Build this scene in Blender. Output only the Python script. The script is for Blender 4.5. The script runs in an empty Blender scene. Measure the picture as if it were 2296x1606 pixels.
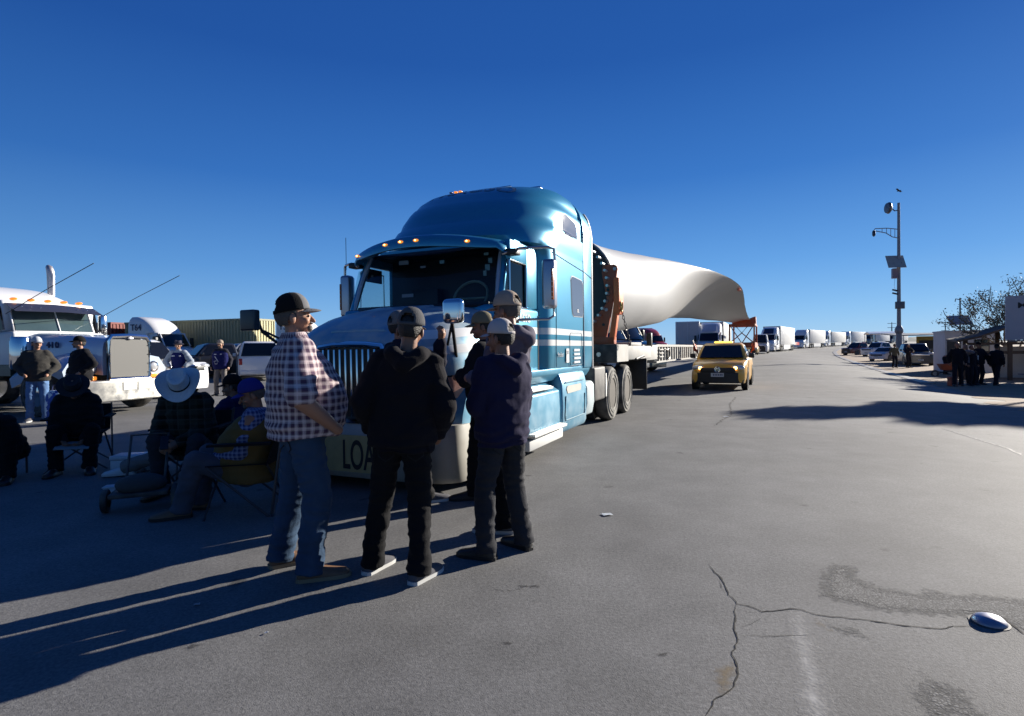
import bpy, bmesh, math, random
import numpy as np
from mathutils import Vector, Matrix, noise
R_ = math.radians
random.seed(7)
sc = bpy.context.scene
col = sc.collection

# ---------------------------------------------------------------- camera, sky, sun, exposure
FPX, CX, CY, CAMH = 1250.0, 1147.5, 803.0, 1.36
PITCH, ROLL = R_(0.82), R_(0.7)
F_ = Vector((0, math.cos(PITCH), -math.sin(PITCH)))
_r0, _u0 = Vector((1, 0, 0)), Vector((0, math.sin(PITCH), math.cos(PITCH)))
RT = _r0*math.cos(ROLL) - _u0*math.sin(ROLL)
UP = _u0*math.cos(ROLL) + _r0*math.sin(ROLL)
cam = bpy.data.cameras.new('camera'); camo = bpy.data.objects.new('camera', cam); col.objects.link(camo)
m = Matrix((RT, UP, -F_)).transposed().to_4x4(); m.translation = (0, 0, CAMH); camo.matrix_world = m
cam.sensor_width = 36; cam.lens = 36*FPX/2295; cam.clip_start = .1; cam.clip_end = 6000
sc.camera = camo
SUN_AZ, SUN_EL = R_(35), R_(17.5)           # azimuth measured from +x towards +y
SUND = Vector((math.cos(SUN_AZ)*math.cos(SUN_EL), math.sin(SUN_AZ)*math.cos(SUN_EL), math.sin(SUN_EL)))
w = bpy.data.worlds.new('World'); sc.world = w; w.use_nodes = True
nt = w.node_tree; bg = nt.nodes['Background']
sky = nt.nodes.new('ShaderNodeTexSky'); sky.sky_type = 'NISHITA'; sky.sun_disc = False
sky.sun_elevation = SUN_EL; sky.sun_rotation = math.pi/2 - SUN_AZ
sky.altitude = 1500; sky.air_density = 0.9; sky.dust_density = 0.15; sky.ozone_density = 3.0
hs = nt.nodes.new('ShaderNodeHueSaturation'); hs.inputs['Saturation'].default_value = 1.25; hs.inputs['Value'].default_value = 1.0
gm = nt.nodes.new('ShaderNodeGamma'); gm.inputs[1].default_value = 1.0
nt.links.new(sky.outputs[0], hs.inputs['Color']); nt.links.new(hs.outputs[0], gm.inputs[0])
wtc = nt.nodes.new('ShaderNodeTexCoord'); wsp = nt.nodes.new('ShaderNodeSeparateXYZ'); nt.links.new(wtc.outputs['Generated'], wsp.inputs[0])
wr = nt.nodes.new('ShaderNodeValToRGB'); nt.links.new(wsp.outputs[2], wr.inputs[0])
els = [(0, (.27,.52,.86)), (.06, (.21,.46,.84)), (.14, (.12,.34,.76)), (.28, (.040,.175,.57)), (.45, (.017,.095,.41)), (1, (.010,.05,.26))]
while len(wr.color_ramp.elements) < len(els): wr.color_ramp.elements.new(.5)
for e, (p_, c_) in zip(wr.color_ramp.elements, els): e.position = p_; e.color = c_ + (1,)
wm = nt.nodes.new('ShaderNodeVectorMath'); wm.operation = 'SCALE'; wm.inputs['Scale'].default_value = 9.1; nt.links.new(wr.outputs[0], wm.inputs[0])
wx = nt.nodes.new('ShaderNodeMix'); wx.data_type = 'RGBA'; wx.inputs[0].default_value = .8
nt.links.new(gm.outputs[0], wx.inputs[6]); nt.links.new(wm.outputs[0], wx.inputs[7]); 
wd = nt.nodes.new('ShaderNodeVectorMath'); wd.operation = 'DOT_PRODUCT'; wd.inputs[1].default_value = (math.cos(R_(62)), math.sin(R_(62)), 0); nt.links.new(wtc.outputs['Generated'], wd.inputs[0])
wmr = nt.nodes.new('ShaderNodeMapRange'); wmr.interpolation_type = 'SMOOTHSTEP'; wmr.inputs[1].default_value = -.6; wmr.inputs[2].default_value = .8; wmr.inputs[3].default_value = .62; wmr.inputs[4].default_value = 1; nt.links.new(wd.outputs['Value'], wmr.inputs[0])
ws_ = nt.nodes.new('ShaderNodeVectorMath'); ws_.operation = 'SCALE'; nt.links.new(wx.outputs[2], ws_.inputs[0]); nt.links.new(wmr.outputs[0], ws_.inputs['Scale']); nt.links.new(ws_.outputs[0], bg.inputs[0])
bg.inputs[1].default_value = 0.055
sun = bpy.data.lights.new('sun', 'SUN'); sun.energy = 5.0; sun.angle = R_(.5); sun.color = (1, .93, .82)
suno = bpy.data.objects.new('sun', sun); col.objects.link(suno)
suno.rotation_euler = SUND.to_track_quat('Z', 'Y').to_euler()
sc.view_settings.view_transform = 'Standard'; sc.view_settings.look = 'None'
sc.view_settings.exposure = 1.0; sc.view_settings.gamma = 1
sc.cycles.max_bounces = 6; sc.cycles.diffuse_bounces = 2; sc.cycles.glossy_bounces = 3
sc.cycles.transparent_max_bounces = 16; sc.cycles.caustics_reflective = False; sc.cycles.caustics_refractive = False

# ---------------------------------------------------------------- placing helpers
def ray(X, Y): return F_ + RT*((X-CX)/FPX) - UP*((Y-CY)/FPX)
def S_(t): t = min(1, max(0, t)); return t*t*(3-2*t)
def gz(x, y):
    up = .0125*8*math.log1p(math.exp(min(40, (y-38)/8))) if y < 300 else .0125*262 - (y-300)*.002
    dip = -.5*S_((x-(.42*y+3))/8)*S_((y-9)/9)*(1-S_((y-82)/25))
    return up + dip
def onground(X, Y):
    d = ray(X, Y); lo, hi = 1.0, 1200.0; o = Vector((0, 0, CAMH))
    for t in np.geomspace(1.2, 1200, 400):
        p = o + d*t
        if p.z < gz(p.x, p.y): hi = t; break
        lo = t
    for _ in range(40):
        mid = (lo+hi)/2; p = o+d*mid
        if p.z < gz(p.x, p.y): hi = mid
        else: lo = mid
    p = o+d*hi; return Vector((p.x, p.y, gz(p.x, p.y)))
def at(X, Y, depth):
    d = ray(X, Y); return Vector((0, 0, CAMH)) + d*(depth/d.y)

# ---------------------------------------------------------------- mesh helpers
class MB:
    def __init__(s): s.v = []; s.f = []; s.m = []; s.M = Matrix(); s.stack = []
    def add(s, vs, fs, m=0):
        b = len(s.v); s.v += [s.M @ Vector(p) for p in vs]
        for f in fs: s.f.append([b+i for i in f]); s.m.append(m)
        return s
    def box(s, x0, x1, y0, y1, z0, z1, m=0):
        return s.add([(x0,y0,z0),(x1,y0,z0),(x1,y1,z0),(x0,y1,z0),(x0,y0,z1),(x1,y0,z1),(x1,y1,z1),(x0,y1,z1)],
              [(0,3,2,1),(4,5,6,7),(0,1,5,4),(1,2,6,5),(2,3,7,6),(3,0,4,7)], m)
    def loft(s, rings, m=0, cap=True, closed=True):
        n = len(rings[0]); vs = [p for r in rings for p in r]; fs = []
        for i in range(len(rings)-1):
            for j in range(n if closed else n-1):
                k = (j+1) % n; fs.append((i*n+j, i*n+k, (i+1)*n+k, (i+1)*n+j))
        if cap and closed: fs.append(tuple(range(n-1, -1, -1))); fs.append(tuple((len(rings)-1)*n+j for j in range(n)))
        return s.add(vs, fs, m)
    def cyl(s, p0, p1, r0, r1=None, n=14, m=0, cap=True):
        r1 = r0 if r1 is None else r1; p0 = Vector(p0); p1 = Vector(p1); q = (p1-p0).to_track_quat('Z', 'Y')
        return s.loft([[p + q @ Vector((r*math.cos(2*math.pi*i/n), r*math.sin(2*math.pi*i/n), 0)) for i in range(n)] for p, r in ((p0, r0), (p1, r1))], m, cap)
    def tube(s, pts, r, n=8, m=0):
        pts = [Vector(p) for p in pts]; rings = []
        rr = r if isinstance(r, (list, tuple)) else [r]*len(pts)
        up = Vector((0, 0, 1))
        for i, p in enumerate(pts):
            t = (pts[min(i+1, len(pts)-1)] - pts[max(i-1, 0)]).normalized()
            a = t.cross(up)
            if a.length < 1e-3: a = t.cross(Vector((1, 0, 0)))
            a.normalize(); b = t.cross(a); up = -b if b.z < 0 and abs(t.z) < .9 else b
            rings.append([p + a*(rr[i]*math.cos(2*math.pi*k/n)) + b*(rr[i]*math.sin(2*math.pi*k/n)) for k in range(n)])
            up = Vector((0, 0, 1))
        return s.loft(rings, m)
    def lathe(s, prof, c=(0,0,0), axis=(0,0,1), n=24, m=0):
        q = Vector(axis).to_track_quat('Z', 'Y'); c = Vector(c)
        return s.loft([[c + q @ Vector((r*math.cos(2*math.pi*i/n), r*math.sin(2*math.pi*i/n), z)) for i in range(n)] for r, z in prof], m)
    def ell(s, c, r, n=16, k=10, m=0, rot=None):
        c = Vector(c); r = (r, r, r) if isinstance(r, (int, float)) else r
        rings = []
        for i in range(k+1):
            a = -math.pi/2 + math.pi*(i+.02 if i == 0 else (i-.02 if i == k else i))/k
            ring = [Vector((r[0]*math.cos(a)*math.cos(2*math.pi*j/n), r[1]*math.cos(a)*math.sin(2*math.pi*j/n), r[2]*math.sin(a))) for j in range(n)]
            rings.append([c + (rot @ p if rot else p) for p in ring])
        return s.loft(rings, m)
    def prism(s, poly, ax, t0, t1, m=0):
        """poly of 2-D points extruded along ax ('x': (y,z), 'y': (x,z), 'z': (x,y))"""
        def P(p, t): return {'x': (t, p[0], p[1]), 'y': (p[0], t, p[1]), 'z': (p[0], p[1], t)}[ax]
        return s.loft([[P(p, t0) for p in poly], [P(p, t1) for p in poly]], m)
    def caps(s, p0, p1, r0, r1, n=14, m=0):
        """round cone"""
        p0 = Vector(p0); p1 = Vector(p1); q = (p1-p0).to_track_quat('Z', 'Y'); L = (p1-p0).length; rings = []
        for i in range(5):
            a = -math.pi/2*(1-i/4*.98-.01); rings.append((r0*math.cos(a), r0*math.sin(a)))
        for i in range(5):
            a = math.pi/2*(i/4*.98+.01); rings.append((r1*math.cos(a), L + r1*math.sin(a)))
        return s.loft([[p0 + q @ Vector((r*math.cos(2*math.pi*j/n), r*math.sin(2*math.pi*j/n), z)) for j in range(n)] for r, z in rings], m)
    def build(s, name, mats, parent=None, bevel=0, seg=2, smooth=35, loc=None, rotz=None):
        me = bpy.data.meshes.new(name); me.from_pydata([tuple(p) for p in s.v], [], s.f)
        mats = mats if isinstance(mats, (list, tuple)) else [mats]
        for x in mats: me.materials.append(x)
        me.polygons.foreach_set('material_index', s.m)
        bm = bmesh.new(); bm.from_mesh(me)
        bmesh.ops.recalc_face_normals(bm, faces=bm.faces)
        if bevel:
            ed = [e for e in bm.edges if len(e.link_faces) == 2 and e.calc_face_angle(0) > R_(28)]
            bmesh.ops.bevel(bm, geom=ed, offset=bevel, segments=seg, profile=.5, affect='EDGES', clamp_overlap=True)
        bm.to_mesh(me); bm.free()
        if smooth: me.shade_smooth(); me.set_sharp_from_angle(angle=R_(smooth))
        return link(name, me, parent, loc, rotz)
def link(name, me, parent=None, loc=None, rotz=None):
    o = bpy.data.objects.new(name, me); col.objects.link(o)
    if parent: o.parent = parent
    if loc is not None: o.location = loc
    if rotz is not None: o.rotation_euler = (0, 0, rotz)
    return o
def tag(o, label=None, cat=None, group=None, kind=None):
    if label: o['label'] = label
    if cat: o['category'] = cat
    if group: o['group'] = group
    if kind: o['kind'] = kind
    return o
def thing(name, label, cat, loc=(0,0,0), rotz=0, group=None):
    o = bpy.data.objects.new(name, None); col.objects.link(o); o.location = loc; o.rotation_euler = (0, 0, rotz)
    o.empty_display_size = .2
    return tag(o, label, cat, group)
def copy_tree(o, parent=None):
    c = o.copy(); col.objects.link(c)
    if parent: c.parent = parent
    for ch in list(o.children): copy_tree(ch, c)
    return c
def text_mesh(name, txt, size, mat, parent, M, ext=.002, align='LEFT', spacing=1.0, sx=1.0):
    cu = bpy.data.curves.new(name, 'FONT'); cu.body = txt; cu.size = size; cu.extrude = ext; cu.align_x = align; cu.space_character = spacing
    cu.offset = size*.012
    o = bpy.data.objects.new(name, cu); col.objects.link(o)
    me = bpy.data.meshes.new_from_object(o.evaluated_get(bpy.context.evaluated_depsgraph_get()))
    bpy.data.objects.remove(o); me.transform(M @ Matrix.Diagonal((sx, 1, 1, 1)))
    me.materials.clear(); me.materials.append(mat)
    return link(name, me, parent)
def frame(o, ex, ey):
    """4x4 with text x along ex, text y along ey at origin o"""
    ex = Vector(ex).normalized(); ey = Vector(ey); ez = ex.cross(ey).normalized(); ey = ez.cross(ex)
    M = Matrix((ex, ey, ez)).transposed().to_4x4(); M.translation = o; return M

from mathutils.bvhtree import BVHTree
def bvh(o): return BVHTree.FromPolygons([v.co.copy() for v in o.data.vertices], [list(p.vertices) for p in o.data.polygons])
def decal(name, poly, P, d, tree, m, parent, off=.004, rings=6, k=4):
    """a patch lying on another surface: 2-D outline -> P(a,b) start point -> along d onto the surface"""
    pts = []
    for i in range(len(poly)):
        a, b = Vector(poly[i]), Vector(poly[(i+1) % len(poly)])
        for j in range(k): pts.append(a.lerp(b, j/k))
    c = sum(pts, Vector((0, 0)))/len(pts); vs = []; d = Vector(d).normalized()
    def hit(q):
        o = Vector(P(q[0], q[1])); h = tree.ray_cast(o, d)
        if h[0] is None: h = tree.find_nearest(o + d*1.5); return h[0] - d*off
        return h[0] - d*off
    vs.append(hit(c)); n = len(pts)
    for r in range(1, rings+1): vs += [hit(c.lerp(q, r/rings)) for q in pts]
    fs = [(0, 1+i, 1+(i+1) % n) for i in range(n)]
    for r in range(rings-1): fs += [(1+r*n+i, 1+r*n+(i+1) % n, 1+(r+1)*n+(i+1) % n, 1+(r+1)*n+i) for i in range(n)]
    b = MB(); b.add(vs, fs, 0); return b.build(name, m, parent, smooth=60)
def drape(o, tree, d, off=.004):
    d = Vector(d).normalized()
    for v in o.data.vertices:
        h = tree.ray_cast(v.co - d*2, d)
        if h[0]: v.co = h[0] - d*off
    return o
# ---------------------------------------------------------------- materials
_mats = {}
def mat(name, c, rough=.5, metal=0, coat=0, var=.12, vs=3.0, bump=0, bs=40, spec=.5, emit=None, dust=None, dz=None, dr=(.35, .7)):
    if name in _mats: return _mats[name]
    M = bpy.data.materials.new(name); M.use_nodes = True; n = M.node_tree.nodes; l = M.node_tree.links; b = n['Principled BSDF']
    b.inputs['Roughness'].default_value = rough; b.inputs['Metallic'].default_value = metal
    b.inputs['Coat Weight'].default_value = coat; b.inputs['Coat Roughness'].default_value = .08
    b.inputs['Specular IOR Level'].default_value = spec
    tc = n.new('ShaderNodeTexCoord'); cout = None
    rgb = (c[0], c[1], c[2], 1)
    if var:
        ns = n.new('ShaderNodeTexNoise'); ns.inputs['Scale'].default_value = vs; ns.inputs['Detail'].default_value = 6
        l.new(tc.outputs['Object'], ns.inputs['Vector'])
        mx = n.new('ShaderNodeMix'); mx.data_type = 'RGBA'
        mx.inputs[6].default_value = tuple(x*(1-var) for x in c)+(1,); mx.inputs[7].default_value = tuple(min(1, x*(1+var)) for x in c)+(1,)
        l.new(ns.outputs[0], mx.inputs[0]); cout = mx.outputs[2]
    if dust:                                        # road dust settled on the thing: (colour, amount); dz = (z_full, z_none)
        d = n.new('ShaderNodeTexNoise'); d.inputs['Scale'].default_value = 5; d.inputs['Detail'].default_value = 8
        l.new(tc.outputs['Object'], d.inputs['Vector'])
        fac = n.new('ShaderNodeMapRange'); fac.inputs[1].default_value = dr[0]; fac.inputs[2].default_value = dr[1]; fac.inputs[4].default_value = dust[1]
        l.new(d.outputs[0], fac.inputs[0]); fo = fac.outputs[0]
        if dz:
            sp = n.new('ShaderNodeSeparateXYZ'); l.new(tc.outputs['Object'], sp.inputs[0])
            zr = n.new('ShaderNodeMapRange'); zr.inputs[1].default_value = dz[0]; zr.inputs[2].default_value = dz[1]; zr.inputs[3].default_value = 1; zr.inputs[4].default_value = 0
            l.new(sp.outputs[2], zr.inputs[0])
            fac.inputs[3].default_value = dust[1]*.35
            mm = n.new('ShaderNodeMath'); mm.operation = 'MULTIPLY'; l.new(fo, mm.inputs[0]); l.new(zr.outputs[0], mm.inputs[1]); fo = mm.outputs[0]
        mx2 = n.new('ShaderNodeMix'); mx2.data_type = 'RGBA'; l.new(fo, mx2.inputs[0]); mx2.inputs[7].default_value = tuple(dust[0])+(1,)
        if cout: l.new(cout, mx2.inputs[6])
        else: mx2.inputs[6].default_value = rgb
        cout = mx2.outputs[2]
        ra = n.new('ShaderNodeMapRange'); ra.inputs[3].default_value = rough; ra.inputs[4].default_value = .85; l.new(fo, ra.inputs[0]); l.new(ra.outputs[0], b.inputs['Roughness'])
    if cout: l.new(cout, b.inputs['Base Color'])
    else: b.inputs['Base Color'].default_value = rgb
    if bump:
        nb = n.new('ShaderNodeTexNoise'); nb.inputs['Scale'].default_value = bs; nb.inputs['Detail'].default_value = 5
        l.new(tc.outputs['Object'], nb.inputs['Vector'])
        bp = n.new('ShaderNodeBump'); bp.inputs['Strength'].default_value = bump; bp.inputs['Distance'].default_value = .02
        l.new(nb.outputs[0], bp.inputs['Height']); l.new(bp.outputs[0], b.inputs['Normal'])
    if emit: b.inputs['Emission Color'].default_value = rgb; b.inputs['Emission Strength'].default_value = emit
    _mats[name] = M; return M
def glass(name, tint, spec=.08):
    if name in _mats: return _mats[name]
    M = bpy.data.materials.new(name); M.use_nodes = True; n = M.node_tree.nodes; l = M.node_tree.links
    n.remove(n['Principled BSDF']); t = n.new('ShaderNodeBsdfTransparent'); t.inputs[0].default_value = tuple(tint)+(1,)
    g = n.new('ShaderNodeBsdfGlossy'); g.inputs['Roughness'].default_value = .03
    lw_ = n.new('ShaderNodeLayerWeight'); lw_.inputs[0].default_value = .5; p4 = n.new('ShaderNodeMath'); p4.operation = 'POWER'; l.new(lw_.outputs['Facing'], p4.inputs[0]); p4.inputs[1].default_value = 4
    f = n.new('ShaderNodeMath'); f.operation = 'MULTIPLY_ADD'; l.new(p4.outputs[0], f.inputs[0]); f.inputs[1].default_value = .5; f.inputs[2].default_value = .035; mx = n.new('ShaderNodeMixShader')
    l.new(f.outputs[0], mx.inputs[0]); l.new(t.outputs[0], mx.inputs[1]); l.new(g.outputs[0], mx.inputs[2]); l.new(mx.outputs[0], n['Material Output'].inputs[0])
    _mats[name] = M; return M
DUSTC = (.55, .55, .5)
rubber = mat('rubber', (.022,.022,.023), .75, var=.2, vs=9, dust=((.32,.3,.26), .5))
rubber_dusty = mat('dusty rubber', (.10,.098,.09), .85, var=.2, vs=9, dust=((.42,.40,.35), .8))
black = mat('black plastic', (.012,.012,.013), .45, var=.15)
blackm = mat('black frame', (.018,.018,.02), .6, var=.3, dust=((.3,.28,.25), .35))
chrome = mat('chrome', (.78,.79,.8), .08, 1, var=.04)
steel = mat('steel', (.5,.5,.52), .3, 1, var=.1)
alu = mat('dusty aluminium', (.62,.62,.6), .45, .6, var=.15, dust=((.7,.68,.62), .5))
white = mat('white paint', (.78,.78,.78), .3, 0, .4, var=.04, dust=((.55,.52,.46), .25), dz=(0, 2.0))
whitebox = mat('white box panel', (.8,.8,.79), .4, 0, .1, var=.05, vs=.7, dust=((.55,.52,.46), .18))
dglass = mat('dark window glass', (.008,.009,.011), .06, 0, 0, var=0, spec=.6)
cglass = glass('tinted clear glass', (.80,.88,.88))
amber = mat('amber lens', (.9,.28,.03), .25, var=0, emit=.5)
amberlit = mat('lit amber lamp', (1,.5,.12), .3, var=0, emit=6)
redlens = mat('red lens', (.35,.012,.015), .2, var=0)
lampglass = mat('headlamp lens', (.55,.56,.58), .12, .3, .6, var=.3, vs=25)
headorange = mat('sun tinted headlamp lens', (.55,.3,.24), .2, 0, .6, var=.35, vs=30)  # orange cast of the sun on the lens put into its colour
inkblue = mat('navy lettering', (.02,.03,.1), .5, var=0)
inkwhite = mat('white lettering', (.75,.75,.75), .5, var=.05)
inkblack = mat('black lettering', (.02,.02,.02), .6, var=.1)
# ---------------------------------------------------------------- ground
def asphalt_mat():
    M = bpy.data.materials.new('asphalt'); M.use_nodes = True; n = M.node_tree.nodes; l = M.node_tree.links; b = n['Principled BSDF']
    tc = n.new('ShaderNodeTexCoord'); P = tc.outputs['Object']
    def noise_(s, d=4, r=.6):
        x = n.new('ShaderNodeTexNoise'); x.inputs['Scale'].default_value = s; x.inputs['Detail'].default_value = d; x.inputs['Roughness'].default_value = r
        l.new(P, x.inputs['Vector']); return x.outputs[0]
    def ramp(src, a, c, lo, hi):
        r = n.new('ShaderNodeMapRange'); r.inputs[1].default_value = a; r.inputs[2].default_value = c; r.inputs[3].default_value = lo; r.inputs[4].default_value = hi
        l.new(src, r.inputs[0]); return r.outputs[0]
    def mul(a, c):
        x = n.new('ShaderNodeMath'); x.operation = 'MULTIPLY'; l.new(a, x.inputs[0]); l.new(c, x.inputs[1]); return x.outputs[0]
    big = ramp(noise_(.22, 5), .3, .7, .80, 1.18)
    mid = ramp(noise_(1.7, 6, .65), .3, .7, .82, 1.16)
    fine = ramp(noise_(55, 3, .7), .32, .68, .78, 1.22)
    vor = n.new('ShaderNodeTexVoronoi'); vor.inputs['Scale'].default_value = 95; l.new(P, vor.inputs['Vector'])
    sp = ramp(vor.outputs['Color'], 0, 1, .86, 1.16)
    stain = ramp(noise_(2.6, 2, .5), .70, .74, 1, .55)          # oil spots and gum
    tot = mul(mul(mul(mul(big, mid), fine), sp), stain)
    mx = n.new('ShaderNodeMix'); mx.data_type = 'RGBA'; mx.blend_type = 'MULTIPLY'; mx.inputs[0].default_value = 1
    hue = n.new('ShaderNodeMix'); hue.data_type = 'RGBA'; hue.inputs[6].default_value = (.157, .156, .154, 1); hue.inputs[7].default_value = (.174, .172, .167, 1)
    l.new(ramp(noise_(.5, 4), .4, .65, 0, 1), hue.inputs[0])
    l.new(hue.outputs[2], mx.inputs[6]); l.new(tot, mx.inputs[7]); l.new(mx.outputs[2], b.inputs['Base Color'])
    b.inputs['Roughness'].default_value = .82; b.inputs['Specular IOR Level'].default_value = .3
    bp = n.new('ShaderNodeBump'); bp.inputs['Strength'].default_value = .42; bp.inputs['Distance'].default_value = .004
    ad = n.new('ShaderNodeMath'); ad.operation = 'ADD'; l.new(noise_(60, 4, .7), ad.inputs[0]); l.new(noise_(180, 2), ad.inputs[1])
    l.new(ad.outputs[0], bp.inputs['Height']); l.new(bp.outputs[0], b.inputs['Normal'])
    return M
asphalt = asphalt_mat()
def axis_pts(lo, hi, fine, n):
    t = np.linspace(-1, 1, n); x = np.sinh(t*5)/math.sinh(5)
    return [ (v*hi if v > 0 else -v*lo) for v in x ]
xs = axis_pts(-1500, 1500, 0, 141)
ys = [-6 + 12*i/40 for i in range(40)] + list(np.geomspace(6, 3500, 110))
g = MB()
g.add([(x, y, gz(x, y)) for y in ys for x in xs], [(j*len(xs)+i, j*len(xs)+i+1, (j+1)*len(xs)+i+1, (j+1)*len(xs)+i) for j in range(len(ys)-1) for i in range(len(xs)-1)])
tag(g.build('ground', asphalt, smooth=60), kind='structure')
def sheet(name, pts, m, dz=.0015, fade=1.0):
    """irregular patch lying on the ground: a fine grid clipped to the outline, with a fade attribute towards its edge"""
    P = np.array([(p.x, p.y) for p in pts]); Q = np.roll(P, -1, 0); lo, hi = P.min(0), P.max(0); st = max(.012, float((hi-lo).max())/110)
    gx = np.arange(lo[0]-st, hi[0]+2*st, st); gy = np.arange(lo[1]-st, hi[1]+2*st, st); X, Y = np.meshgrid(gx, gy); q = np.stack([X.ravel(), Y.ravel()], 1)
    d = np.full(len(q), 1e9); ins = np.zeros(len(q), bool)
    for a, c in zip(P, Q):
        e = c-a; t = np.clip(((q-a) @ e)/max(1e-12, e @ e), 0, 1); d = np.minimum(d, np.hypot(*(q-a-t[:, None]*e).T))
        cr = (a[1] > q[:, 1]) != (c[1] > q[:, 1]); xi = a[0]+(q[:, 1]-a[1])*e[0]/(e[1] if abs(e[1]) > 1e-12 else 1e-12); ins ^= cr & (q[:, 0] < xi)
    f = np.where(ins, np.clip(d/(.14*fade), 0, 1), 0); n = len(gx); fs = []
    for r in range(len(gy)-1):
        for k in range(n-1):
            a = r*n+k; v = (a, a+1, a+n+1, a+n)
            if max(f[v[0]], f[v[1]], f[v[2]], f[v[3]]) > 0: fs.append(v)
    used = sorted({i for v in fs for i in v}); mp = {o: i for i, o in enumerate(used)}
    b = MB(); b.add([(q[i][0], q[i][1], gz(q[i][0], q[i][1])+dz) for i in used], [[mp[i] for i in v] for v in fs]); o = b.build(name, m)
    a = o.data.attributes.new('fade', 'FLOAT', 'POINT'); a.data.foreach_set('value', [float(f[i]) for i in used]); tag(o, kind='structure'); return o
def rough_poly(pts, amp=.03, k=7):
    out = []
    for i in range(len(pts)):
        a, b = pts[i], pts[(i+1) % len(pts)]
        for j in range(k):
            p = a.lerp(b, j/k); q = p*9
            out.append(p + Vector((noise.noise(q), noise.noise(q+Vector((5, 9, 2))), 0))*amp*2)
    return out
zc = lambda x, y: onground((2000+x/1.7757)/1.43486, (1600+y/1.7757)/1.43486)
crackm = mat('dark crack filler', (.018,.017,.016), .95, var=.3, vs=40)  # cracks drawn in a dark filler colour
def ribbon(name, pts, wd, m, dz=.0022, jit=.014):
    P = []
    for i in range(len(pts)-1):
        L = (pts[i+1]-pts[i]).length; k = max(2, int(L/.025)) if L < 6 else 40
        for j in range(k): P.append(pts[i].lerp(pts[i+1], j/k))
    P.append(pts[-1]); vs = []; N = len(P)
    for i, p in enumerate(P):
        t = (P[min(i+1, N-1)]-P[max(i-1, 0)]).normalized(); s = Vector((-t.y, t.x, 0))
        q = p + s*jit*(noise.noise(p*11) + .6*noise.noise(p*37))
        ww = wd*(.45+.9*abs(noise.noise(p*17+Vector((3, 1, 7)))))*(min(1, i/6+.15, (N-1-i)/6+.15))
        for e in (1, -1):
            r = q + s*ww*e; vs.append((r.x, r.y, gz(r.x, r.y)+dz))
    b = MB(); b.add(vs, [(2*i, 2*i+1, 2*i+3, 2*i+2) for i in range(N-1)])
    return tag(b.build(name, m), kind='structure')
rough = mat('worn coarse asphalt', (.172,.170,.164), .95, var=.3, vs=60)
def stones(M, scale):
    n = M.node_tree.nodes; l = M.node_tree.links; b = n['Principled BSDF']; tc = n.new('ShaderNodeTexCoord'); src = b.inputs['Base Color'].links[0].from_socket
    v = n.new('ShaderNodeTexVoronoi'); v.feature = 'DISTANCE_TO_EDGE'; v.inputs['Scale'].default_value = scale; l.new(tc.outputs['Object'], v.inputs['Vector'])
    v2 = n.new('ShaderNodeTexVoronoi'); v2.inputs['Scale'].default_value = scale; l.new(tc.outputs['Object'], v2.inputs['Vector'])
    r = n.new('ShaderNodeMapRange'); r.inputs[1].default_value = .02; r.inputs[2].default_value = .22; r.inputs[3].default_value = .45; r.inputs[4].default_value = 1.12; l.new(v.outputs['Distance'], r.inputs[0])
    r2 = n.new('ShaderNodeMapRange'); r2.inputs[3].default_value = .7; r2.inputs[4].default_value = 1.4; l.new(v2.outputs['Color'], r2.inputs[0])
    k = n.new('ShaderNodeMath'); k.operation = 'MULTIPLY'; l.new(r.outputs[0], k.inputs[0]); l.new(r2.outputs[0], k.inputs[1])
    m = n.new('ShaderNodeMix'); m.data_type = 'RGBA'; m.blend_type = 'MULTIPLY'; m.inputs[0].default_value = 1; l.new(src, m.inputs[6]); l.new(k.outputs[0], m.inputs[7]); l.new(m.outputs[2], b.inputs['Base Color'])
    bp = n.new('ShaderNodeBump'); bp.inputs['Strength'].default_value = .5; bp.inputs['Distance'].default_value = .006; l.new(v.outputs['Distance'], bp.inputs['Height']); l.new(bp.outputs[0], b.inputs['Normal'])
stones(rough, 70)
def worn(M, scale, lo, hi):
    n = M.node_tree.nodes; l = M.node_tree.links; b = n['Principled BSDF']; tc = n.new('ShaderNodeTexCoord')
    x = n.new('ShaderNodeTexNoise'); x.inputs['Scale'].default_value = scale; x.inputs['Detail'].default_value = 8; x.inputs['Roughness'].default_value = .7; l.new(tc.outputs['Object'], x.inputs['Vector'])
    at_ = n.new('ShaderNodeAttribute'); at_.attribute_name = 'fade'
    q = n.new('ShaderNodeMath'); q.operation = 'MULTIPLY_ADD'; l.new(x.outputs[0], q.inputs[0]); q.inputs[1].default_value = 3.0; q.inputs[2].default_value = -1.5-lo
    q2 = n.new('ShaderNodeMath'); q2.operation = 'MULTIPLY_ADD'; l.new(at_.outputs['Fac'], q2.inputs[0]); q2.inputs[1].default_value = 1.5; l.new(q.outputs[0], q2.inputs[2])
    r = n.new('ShaderNodeMapRange'); r.inputs[1].default_value = 0; r.inputs[2].default_value = hi; l.new(q2.outputs[0], r.inputs[0]); l.new(r.outputs[0], b.inputs['Alpha']); return M
worn(rough, 30, .2, 1.0)
sheet('worn_asphalt_patch', rough_poly([zc(*q) for q in [(1130,390),(1220,372),(1390,400),(1370,465),(1480,500),(1640,532),(1700,508),(1900,540),(2120,552),(2500,590),(2600,820),(2296,792),(2100,700),(2000,700),(1700,690),(1500,672),(1200,600),(1085,560)]], .02, 6), rough)
sheet('worn_asphalt_patch', rough_poly([zc(*q) for q in [(1150,700),(1250,722),(1400,742),(1500,860),(1350,815),(1230,797),(1180,760)]], .012, 6), rough, .0018)
sheet('worn_asphalt_patch', rough_poly([zc(*q) for q in [(1560,1060),(1750,1010),(2000,1100),(2180,1300),(1900,1330),(1650,1220)]], .03, 6), rough, .0016)
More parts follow.
